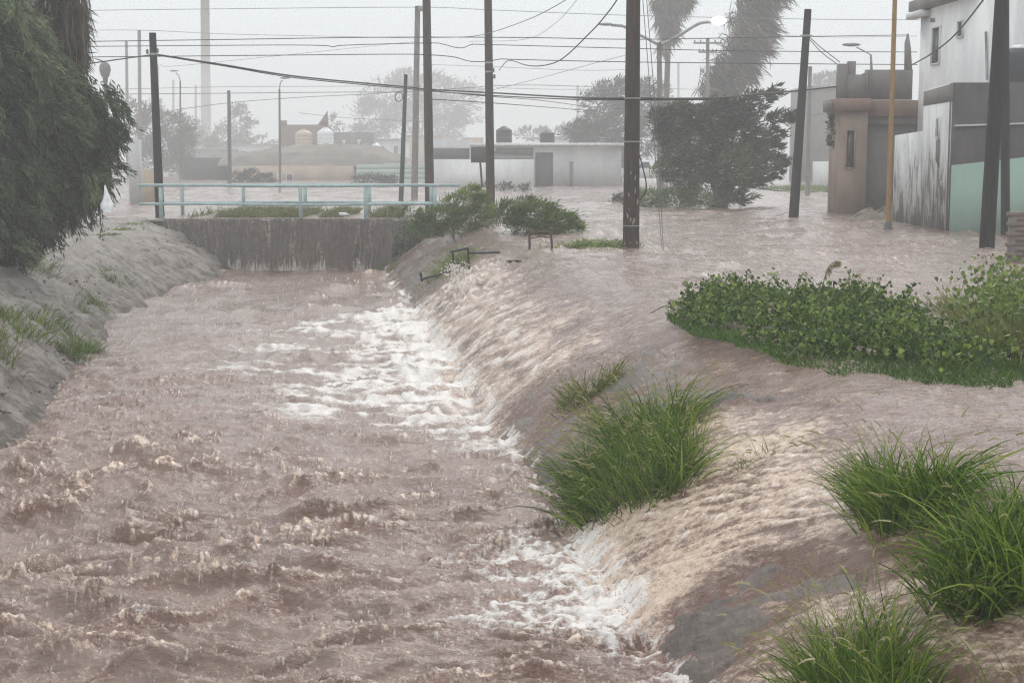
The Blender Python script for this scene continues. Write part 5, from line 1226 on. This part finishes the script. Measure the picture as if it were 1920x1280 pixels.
# weeds and bushes near the bridge
def bush(bases, n, h, label, mat='bush', spread=.35, lean=(.15, 0, 0), leafy=True, ground=flat0, w=.03):
    e = tussock('weed_bush', bases, n, h, label, mat, spread, .5, lean, 0, w, ground, 'bush', 'weed bushes by the bridge', droop=(.4, 1.2))
    return e
tree('weed_bush', [(872, 380, 36, 20), (835, 408, 42, 20), (890, 405, 36, 20), (800, 428, 34, 16), (860, 425, 40, 14), (905, 385, 16, 16), (780, 415, 22, 12), (880, 362, 24, 12)], 36, 7500, (.13, .022), (.55, 0, .35), M['bush'], 'tall bush of weeds round the foot of the sign pole', (850, 425), [(870, 380), (830, 405)], .025, 'bush', 'weed bushes by the bridge', spread=.7)
tree('weed_bush', [(955, 400, 34, 20), (1000, 405, 42, 24), (1045, 420, 40, 20), (985, 382, 22, 9), (1025, 392, 20, 9), (1075, 432, 22, 12), (1000, 430, 50, 12)], 33.5, 7500, (.13, .022), (.6, 0, .3), M['bush'], 'leafy green bush sprawling right of the sign pole', (1010, 435), [(1000, 400), (960, 395), (1050, 420)], .025, 'bush', 'weed bushes by the bridge', spread=.7)
bush([(1080, 468), (1110, 468), (1140, 467), (1100, 462), (1130, 460), (1155, 466)], 1300, .26, 'low green grass hump at the foot of the big pole', 'bush', .22)
tree('shrub', [(735, 402, 20, 14), (770, 398, 18, 12)], 42.2, 900, (.1, .03), (.2, 0, .4), M['bush'], 'small bush on the right end of the drop wall coping', (750, 412), [], .03, 'shrub', spread=.8)
# dark hanging growth on the right end of the wall
tree('shrub', [(768, 445, 26, 30), (790, 440, 22, 22), (752, 470, 14, 22)], 40.9, 1800, (.12, .03), (-.1, 0, -.5), M['fol_mid'], 'dark growth hanging over the right end of the drop wall', (775, 420), [], .03, 'shrub', spread=.6)
# strip of grass on the deck edge
n = 11000
xx = rng.uniform(-9.2, -2.9, n); keep = pn(xx * 1.4, xx * 0 + .3, 5) > -.25; xx = xx[keep]; n = len(xx)
B = np.stack([xx, rng.uniform(42.0, 47.0, n), np.full(n, 0.0)], 1)
blades(B, 4, rng.uniform(.08, .38, n), np.full(n, .025), rng.normal(size=(n, 3)) * [.4, .4, .1] + [.2, 0, 1], rng.uniform(.2, .8, n), np.clip(.5 + .25 * rng.normal(size=n), 0, 1), M['grass_dry'], 'deck_grass', None)
tag(bpy.data.objects['deck_grass'], 'thin olive grass growing along the flooded bridge deck')
p = at(645, 405, 41.6); o = obj('plastic_bottle', tube([p + [-.14, 0, .06], p + [.05, 0, .05], p + [.1, 0, .045], p + [.15, 0, .045]], [.045, .045, .018, .018], 10), M['plastic_white'], None, True)
tag(o, 'white bottle lying on the coping of the drop wall', 'bottle')
# far waterside scrub right of the bushes
tree('shrub', [(1180, 370, 22, 14), (1160, 378, 14, 8)], 58, 700, (.16, .05), (.3, 0, .5), M['fol_far'], 'hazy scrub left of the big pole at the far waterline', (1170, 388), [], .03, 'shrub', spread=.8)
tree('shrub', [(930, 350, 26, 10), (975, 348, 20, 8)], 80, 500, (.2, .06), (.3, 0, .5), M['fol_far'], 'hazy weeds before the white yard wall', (950, 358), [], .03, 'shrub', spread=.8)
o = obj('verge', (lambda V: (V, grid_faces(6, 0, 20, 20)))(np.stack(np.meshgrid(np.linspace(at(1430, 0, 85)[0], at(1600, 0, 85)[0], 20), np.linspace(76, 87.5, 6)) + [np.full((6, 20), .04)], -1).reshape(-1, 3) + rng.normal(size=(120, 3)) * [0, 0, .03]), M['dirt'], None, True)
tag(o, 'muddy grass verge left above water before the white yard wall', None, None, 'structure')
n = 1500; B = np.stack([rng.uniform(at(1435, 0, 85)[0], at(1570, 0, 85)[0], n), rng.uniform(76.5, 87, n), np.full(n, .02)], 1)
blades(B, 3, rng.uniform(.1, .35, n), np.full(n, .04), rng.normal(size=(n, 3)) * [.4, .4, .1] + [.2, 0, 1], rng.uniform(.2, .8, n), np.clip(.4 + .25 * rng.normal(size=n), 0, 1), M['bush'], 'verge_grass', None)
tag(bpy.data.objects['verge_grass'], 'grass on the verge before the white yard wall')

# ------------------------------------------------------------------ vine patch
VP = [(1250, 598), (1300, 628), (1370, 645), (1420, 655), (1480, 685), (1560, 700), (1640, 708), (1740, 722), (1850, 724), (1990, 724), (1990, 690), (1860, 665), (1800, 640), (1760, 600), (1740, 580), (1640, 575), (1560, 558), (1480, 556), (1400, 560), (1310, 555), (1255, 570)]
VW = np.array([onz(x, y, 0)[:2] for x, y in VP])
def in_poly(x, y, poly):
    r = np.zeros(len(x), bool); j = len(poly) - 1
    for i in range(len(poly)):
        xi, yi = poly[i]; xj, yj = poly[j]
        r ^= ((yi > y) != (yj > y)) & (x < (xj - xi) * (y - yi) / (yj - yi + 1e-12) + xi); j = i
    return r
def edge_dist(x, y, poly):
    d = np.full(len(x), 1e9)
    for i in range(len(poly)):
        a, b_ = poly[i - 1], poly[i]; ab = b_ - a; t = np.clip(((x - a[0]) * ab[0] + (y - a[1]) * ab[1]) / (ab @ ab), 0, 1)
        d = np.minimum(d, np.hypot(x - a[0] - t * ab[0], y - a[1] - t * ab[1]))
    return d
def sample_poly(poly, n):
    lo, hi = poly.min(0), poly.max(0); xs = []; ys = []
    while len(xs) < n:
        x = rng.uniform(lo[0], hi[0], n * 3); y = rng.uniform(lo[1], hi[1], n * 3); k = in_poly(x, y, poly); xs += list(x[k]); ys += list(y[k])
    return np.array(xs[:n]), np.array(ys[:n])
# one lobed leaf, built once
def leaf_shape(s):
    v = np.array([(0, 0, 0), (.30, .08, .05), (.52, .40, .08), (.30, .62, .03), (0, 1.05, -.10), (-.30, .62, .03), (-.52, .40, .08), (-.30, .08, .05), (0, .45, -.02)]) * s
    return v, np.array([[0, 1, 8], [1, 2, 8], [2, 3, 8], [3, 4, 8], [4, 5, 8], [5, 6, 8], [6, 7, 8], [7, 0, 8]])
LV, LF = leaf_shape(1.0)
def rot_leaves(P, size, seedtilt=.5):
    n = len(P); nrm = rng.normal(size=(n, 3)) * [seedtilt * 1.5, seedtilt * 1.5, .35] + [0, -.3, .7]; nrm /= np.linalg.norm(nrm, axis=1)[:, None]
    t = rng.normal(size=(n, 3)); t -= nrm * np.sum(t * nrm, 1)[:, None]; t /= np.linalg.norm(t, axis=1)[:, None]; b_ = np.cross(t, nrm)
    return b_, t, nrm
def vine_height(x, y, d):
    return (.02 + .17 * sm(0.0, .5, d)) * (.75 + .65 * pn(x * 1.7, y * .9, 33) + .55 * pn(x * 4.5, y * 2.4, 34))
vp = empty('vine_patch', (VW[:, 0].mean(), VW[:, 1].mean(), 0), 'sprawling patch of leafy green vines islanded in the flooded street', 'vines')
x, y = sample_poly(VW, 17000); d = edge_dist(x, y, VW); front = y < np.interp(x, VW[:9, 0], VW[:9, 1]) + .0
hgt = vine_height(x, y, d); z = hgt * rng.uniform(.2, 1.1, len(x)) ** .6 + .10 * rng.random(len(x)) ** 7
# low turf only along the near edge: fewer vine leaves there
yn = np.interp(x, VW[:10, 0], VW[:10, 1]); keep = (pn(x * 1.3, y * .9, 41) + .6 * pn(x * 4, y * 3, 42) > -.38 + .42 * sm(3.4, 5.4, x)) & (d > .30 * rng.random(len(x)) + .18 * pn(x * 2.3, y * 1.4, 43)) & (rng.random(len(x)) < sm(.2, 1.0, (y - yn) / 1.5 + .45 * pn(x * 2, y * 2, 35)))
P = np.stack([x, y, z], 1)[keep]; size = rng.uniform(.024, .062, len(P)); b_, t, nr = rot_leaves(P, size)
tint = np.clip(.38 + .3 * rng.normal(size=len(P)) + .25 * pn(P[:, 0] * 3, P[:, 1] * 2, 37), 0, 1)
order = np.argsort(P[:, 1] - 2.5 * P[:, 2]); ind = order[:len(order) // 2][rng.permutation(len(order) // 2)[:300]]
mask = np.ones(len(P), bool); mask[ind] = False
def leaves_geo(P, size, b_, t, nr):
    V = P[:, None, :] + size[:, None, None] * (LV[None, :, 0:1] * b_[:, None] + LV[None, :, 1:2] * t[:, None] + LV[None, :, 2:3] * nr[:, None])
    F = np.arange(len(P))[:, None, None] * len(LV) + LF[None]
    return V.reshape(-1, 3), F.reshape(-1, 3)
obj('leaves', leaves_geo(P[mask], size[mask], b_[mask], t[mask], nr[mask]), M['vine'], vp, True, {'tint': np.repeat(tint[mask], len(LV))}, 'stuff')
import mathutils
lm = []
for q in (.2, .4, .6, .85):
    lm.append(mesh('leaf', LV, LF, M['vine'], True, {'tint': np.full(len(LV), q)}))
vl = world_loc(vp)
for i in ind:
    o = bpy.data.objects.new('leaf', lm[rng.integers(0, 4)]); COL.objects.link(o); o.parent = vp
    s = size[i] * 1.1
    m = mathutils.Matrix(((*(b_[i][0:1] * s), t[i][0] * s, nr[i][0] * s, P[i][0] - vl[0]), (b_[i][1] * s, t[i][1] * s, nr[i][1] * s, P[i][1] - vl[1]), (b_[i][2] * s, t[i][2] * s, nr[i][2] * s, P[i][2] + .01 - vl[2]), (0, 0, 0, 1)))
    o.matrix_local = m
# upright shoots with leaves at their tips
sh = rng.integers(0, len(P), 170); gs = []; SP = []
for i in sh:
    q = P[i].copy(); q[2] *= .4; l = rng.uniform(.14, .34); a = rng.uniform(0, 6.28); tp = q + [l * .5 * math.cos(a), l * .5 * math.sin(a), l]
    st_ = catmull([q, q + [l * .1 * math.cos(a), l * .1 * math.sin(a), l * .6], tp], 4); gs.append(tube(st_, .004, 4, False))
    for q2 in st_[2:]:
        SP += [q2 + rng.normal(size=3) * .025 for _ in range(3)]
obj('shoots', join(gs), M['grass_dry'], vp, True, {'tint': np.full(sum(len(g[0]) for g in gs), .35)}, 'stuff')
SP = np.array(SP); sb, st2, sn = rot_leaves(SP, None, .9); ss = rng.uniform(.018, .05, len(SP))
obj('shoot_leaves', leaves_geo(SP, ss, sb, st2, sn), M['vine'], vp, True, {'tint': np.repeat(np.clip(.55 + .3 * rng.normal(size=len(SP)), 0, 1), len(LV))}, 'stuff')
# runners
gs = []
for k in range(130):
    i = rng.integers(0, len(P)); q = P[i]; a = rng.uniform(0, 6.28); l = rng.uniform(.2, .5)
    gs.append(tube(catmull([q - [0, 0, q[2] * .8], q, q + [l * .5 * math.cos(a), l * .5 * math.sin(a), .06], q + [l * math.cos(a), l * math.sin(a), -.02]], 3), .005, 4, False))
obj('runners', join(gs), M['grass_dry'], vp, True, {'tint': np.full(sum(len(g[0]) for g in gs), .4)}, 'stuff')
# turf along the near edge
x, y = sample_poly(VW, 26000); yn = np.interp(x, VW[:10, 0], VW[:10, 1]); keep = ((y - yn) < 1.8 + .5 * pn(x * 2, y * 2, 36)) & ((y - yn) > .14 + .3 * pn(x * 3, y * 1.5, 38) + .12 * pn(x * 9, y * 4, 39)); x, y = x[keep], y[keep]; n = len(x)
B = np.stack([x, y, np.full(n, -.02)], 1)
blades(B, 3, rng.uniform(.04, .11, n) * (1 + .9 * (rng.random(n) < .06)), np.full(n, .009), rng.normal(size=(n, 3)) * [.5, .5, .1] + [-.1, -.2, 1], rng.uniform(.3, .9, n), np.clip(.4 + .2 * rng.normal(size=n) + .25 * pn(x * 1.5, y * 1.5, 3), 0, 1), M['turf'], 'turf', vp)
# leafy shrub at the right edge
e = tussock('leafy_shrub', [(1840, 640), (1870, 650), (1910, 655), (1890, 630), (1930, 640), (1860, 620), (1900, 600), (1940, 600), (1830, 600), (1800, 585), (1960, 620)], 2600, .36, 'yellow green leafy shrub behind the vines at the right edge', 'grass_dry', .16, .6, (-.1, 0, 0), 60, .012, flat0, 'shrub', None)
q = [march(a, b_, flat0) for a, b_ in ((1850, 630), (1890, 640), (1930, 630), (1900, 590), (1950, 600), (1860, 600), (1910, 560))]
k = rng.integers(0, len(q), 1600); P2 = np.array(q)[k] + rng.normal(size=(1600, 3)) * [.22, .3, 0]; P2[:, 2] = rng.uniform(.05, .5, 1600)
b2, t2, n2_ = rot_leaves(P2, None, .7); s2 = rng.uniform(.03, .07, 1600)
obj('leaves', leaves_geo(P2, s2, b2, t2, n2_), M['bush'], e, True, {'tint': np.repeat(np.clip(.45 + .25 * rng.normal(size=1600), 0, 1), len(LV))}, 'stuff')
# tall dry weed stalk standing in the vines
q0 = onz(1535, 560, 0)
st = catmull([q0, q0 + [.06, 0, .22], q0 + [.10, 0, .36], q0 + [.17, 0, .44], q0 + [.22, 0, .43]], 6)
e = empty('dry_stalk', q0, 'lone dry weed stalk with a drooping plume above the vines', 'weed')
obj('stem', tube(st, np.linspace(.008, .003, len(st)), 5), M['bark'], e, True)
LP = np.repeat(st[10:], 7, 0) + rng.normal(size=(len(st[10:]) * 7, 3)) * .008
g, tt = leaf_cards(LP, np.tile([[.6, 0, -.7]], (len(LP), 1)) + rng.normal(size=(len(LP), 3)) * .4, .08, .012, rng.uniform(0, .5, len(LP)))
obj('plume', g, M['seed'], e, False, {'tint': tt}, 'stuff')
# blue plastic scrap in the vines
q = at(1392, 588, 16.2)
V = [q + np.array(v) for v in ((-.03, 0, -.07), (.03, -.02, -.06), (.05, .01, .01), (.04, 0, .09), (.0, -.02, .10), (-.02, 0, .03), (.0, -.05, .0), (.02, -.04, .05))]
o = obj('plastic_scrap', (np.array(V), np.array([[0, 1, 6], [1, 2, 6], [2, 7, 6], [2, 3, 7], [3, 4, 7], [4, 5, 7], [5, 6, 7], [5, 0, 6]])), M['plastic_blue'], None, True)
tag(o, 'crumpled pale blue plastic scrap caught in the vines', 'litter')

# ------------------------------------------------------------------ bent metal in the water by the crest
Yf_ = 27.2
fr = [at(993, 470, Yf_), at(993, 441, Yf_), at(997, 436, Yf_), at(1028, 435.5, Yf_), at(1033, 441, Yf_), at(1035, 470, Yf_)]
e = empty('metal_frame', onz(1014, 470, 0), 'rusty square tube frame sticking up out of the flood beside the canal crest', 'metal frame')
obj('hoop', tube(catmull([fr[0] - [0, 0, .1], *fr, fr[-1] - [0, 0, .1]], 4), .022, 8), M['rust'], e, True)
obj('cross_bar', tube([at(994, 446, Yf_), at(1014, 444, Yf_), at(1033, 446, Yf_)], .012, 6), M['rust'], e, True)
q = onz(985, 472, 0)
heap('snagged_debris', q + np.array([.1, 0, 0]), .45, .5, .16, 'low brown raft of debris snagged at the foot of the rusty frame', 'debris', M['dirt'], 5)
e = empty('guard_bars', at(876, 490, 26.0), 'bent black guard bars hanging off the canal crest', 'bars')
for pts, r in (([at(877, 465, 26), at(878, 485, 26), at(880, 505, 26)], .022), ([at(845, 472, 26.3), at(862, 469, 26.1), at(878, 465, 26)], .018), ([at(880, 474, 26), at(910, 474, 26), at(938, 473, 26)], .020), ([at(848, 470, 26.3), at(850, 485, 26.3), at(852, 500, 26.3)], .02)):
    obj('bar', tube(pts, r, 8), M['black'], e, True)
e = empty('fallen_bar', at(810, 520, 25.5), 'black bar with a short upright, fallen on the bank slope below the weeds', 'bars')
for pts in ([at(789, 524, 25.6), at(815, 517, 25.4), at(845, 508, 25.2)], [at(788, 511, 25.6), at(792, 528, 25.6)]): obj('bar', tube(pts, .02, 8), M['black'], e, True)

# ------------------------------------------------------------------ splashes
OV = np.array([[1, 0, 0], [-1, 0, 0], [0, 1, 0], [0, -1, 0], [0, 0, 1], [0, 0, -1]], float)
OF = np.array([[0, 2, 4], [2, 1, 4], [1, 3, 4], [3, 0, 4], [2, 0, 5], [1, 2, 5], [3, 1, 5], [0, 3, 5]])
def drops(P, r, name, label, foam=.5, aer=.6):
    V = P[:, None] + r[:, None, None] * OV[None] * np.array([1, 1, 1.15]); F = np.arange(len(P))[:, None, None] * 6 + OF[None]
    n = len(P) * 6
    o = obj(name, (V.reshape(-1, 3), F.reshape(-1, 3)), M['water'], None, True, {'foam': np.repeat(np.clip(foam + .3 * rng.normal(size=len(P)), 0, 1), 6), 'aeration': np.full(n, aer), 'silt_and_faces': np.zeros(n)}, 'stuff')
    return tag(o, label)
# splash crown at the breaking wave
def arc_spray(px, py, n, hgt, wid, name, label):
    c_ = onz(px, py, CANAL_Z) + np.array([0, 0, .05]); P = []; Rr = []
    for k in range(n):
        a = rng.uniform(-1, 1); v = rng.random() ** .7; ph = rng.uniform(.5, 1)
        x_ = a * wid * v; z_ = hgt * (4 * v * (1 - v * .75)) * ph * (1 - .5 * a * a) * .8
        P.append(c_ + [x_, .12 * rng.normal(), z_]); Rr.append(rng.uniform(.0015, .004))
    return drops(np.array(P), np.array(Rr), name, label, .35, .8)
arc_spray(385, 1085, 700, .17, .32, 'splash_drops', 'spray of droplets thrown up by the breaking wave at lower left')
arc_spray(265, 850, 260, .10, .3, 'splash_drops', 'droplets flicked off the crest of the upper left wave')
arc_spray(40, 1090, 260, .13, .3, 'splash_drops', 'droplets over the breaking wave at the left edge')
# spray over the two spills
def spill_spray(y0, y1, n, name, label, up):
    y_ = rng.uniform(y0, y1, n); tt_ = np.abs(rng.normal(size=n)) * .55 ; x_ = xR(y_) + tt_ - .12
    k = spill_map(x_, y_) > .4; x_, y_ = x_[k], y_[k]
    z_ = np.maximum(bank_z(x_, y_), CANAL_Z) + np.abs(rng.normal(size=len(x_))) * up + .03
    return drops(np.stack([x_, y_, z_], 1), rng.uniform(.003, .007, len(x_)), name, label, .3, .9)
spill_spray(15, 29, 3000, 'spray_drops', 'fine spray over the long tan spill on the bank', .05)
spill_spray(8.6, 12, 1500, 'spray_drops', 'fine spray over the near tan spill on the bank', .03)
# white splash by the bent bars
q = at(855, 508, 24.6)
drops(q + rng.normal(size=(260, 3)) * [.12, .1, .07], rng.uniform(.006, .016, 260), 'splash_drops', 'white burst of water at the foot of the bent black bars', .9, .5)
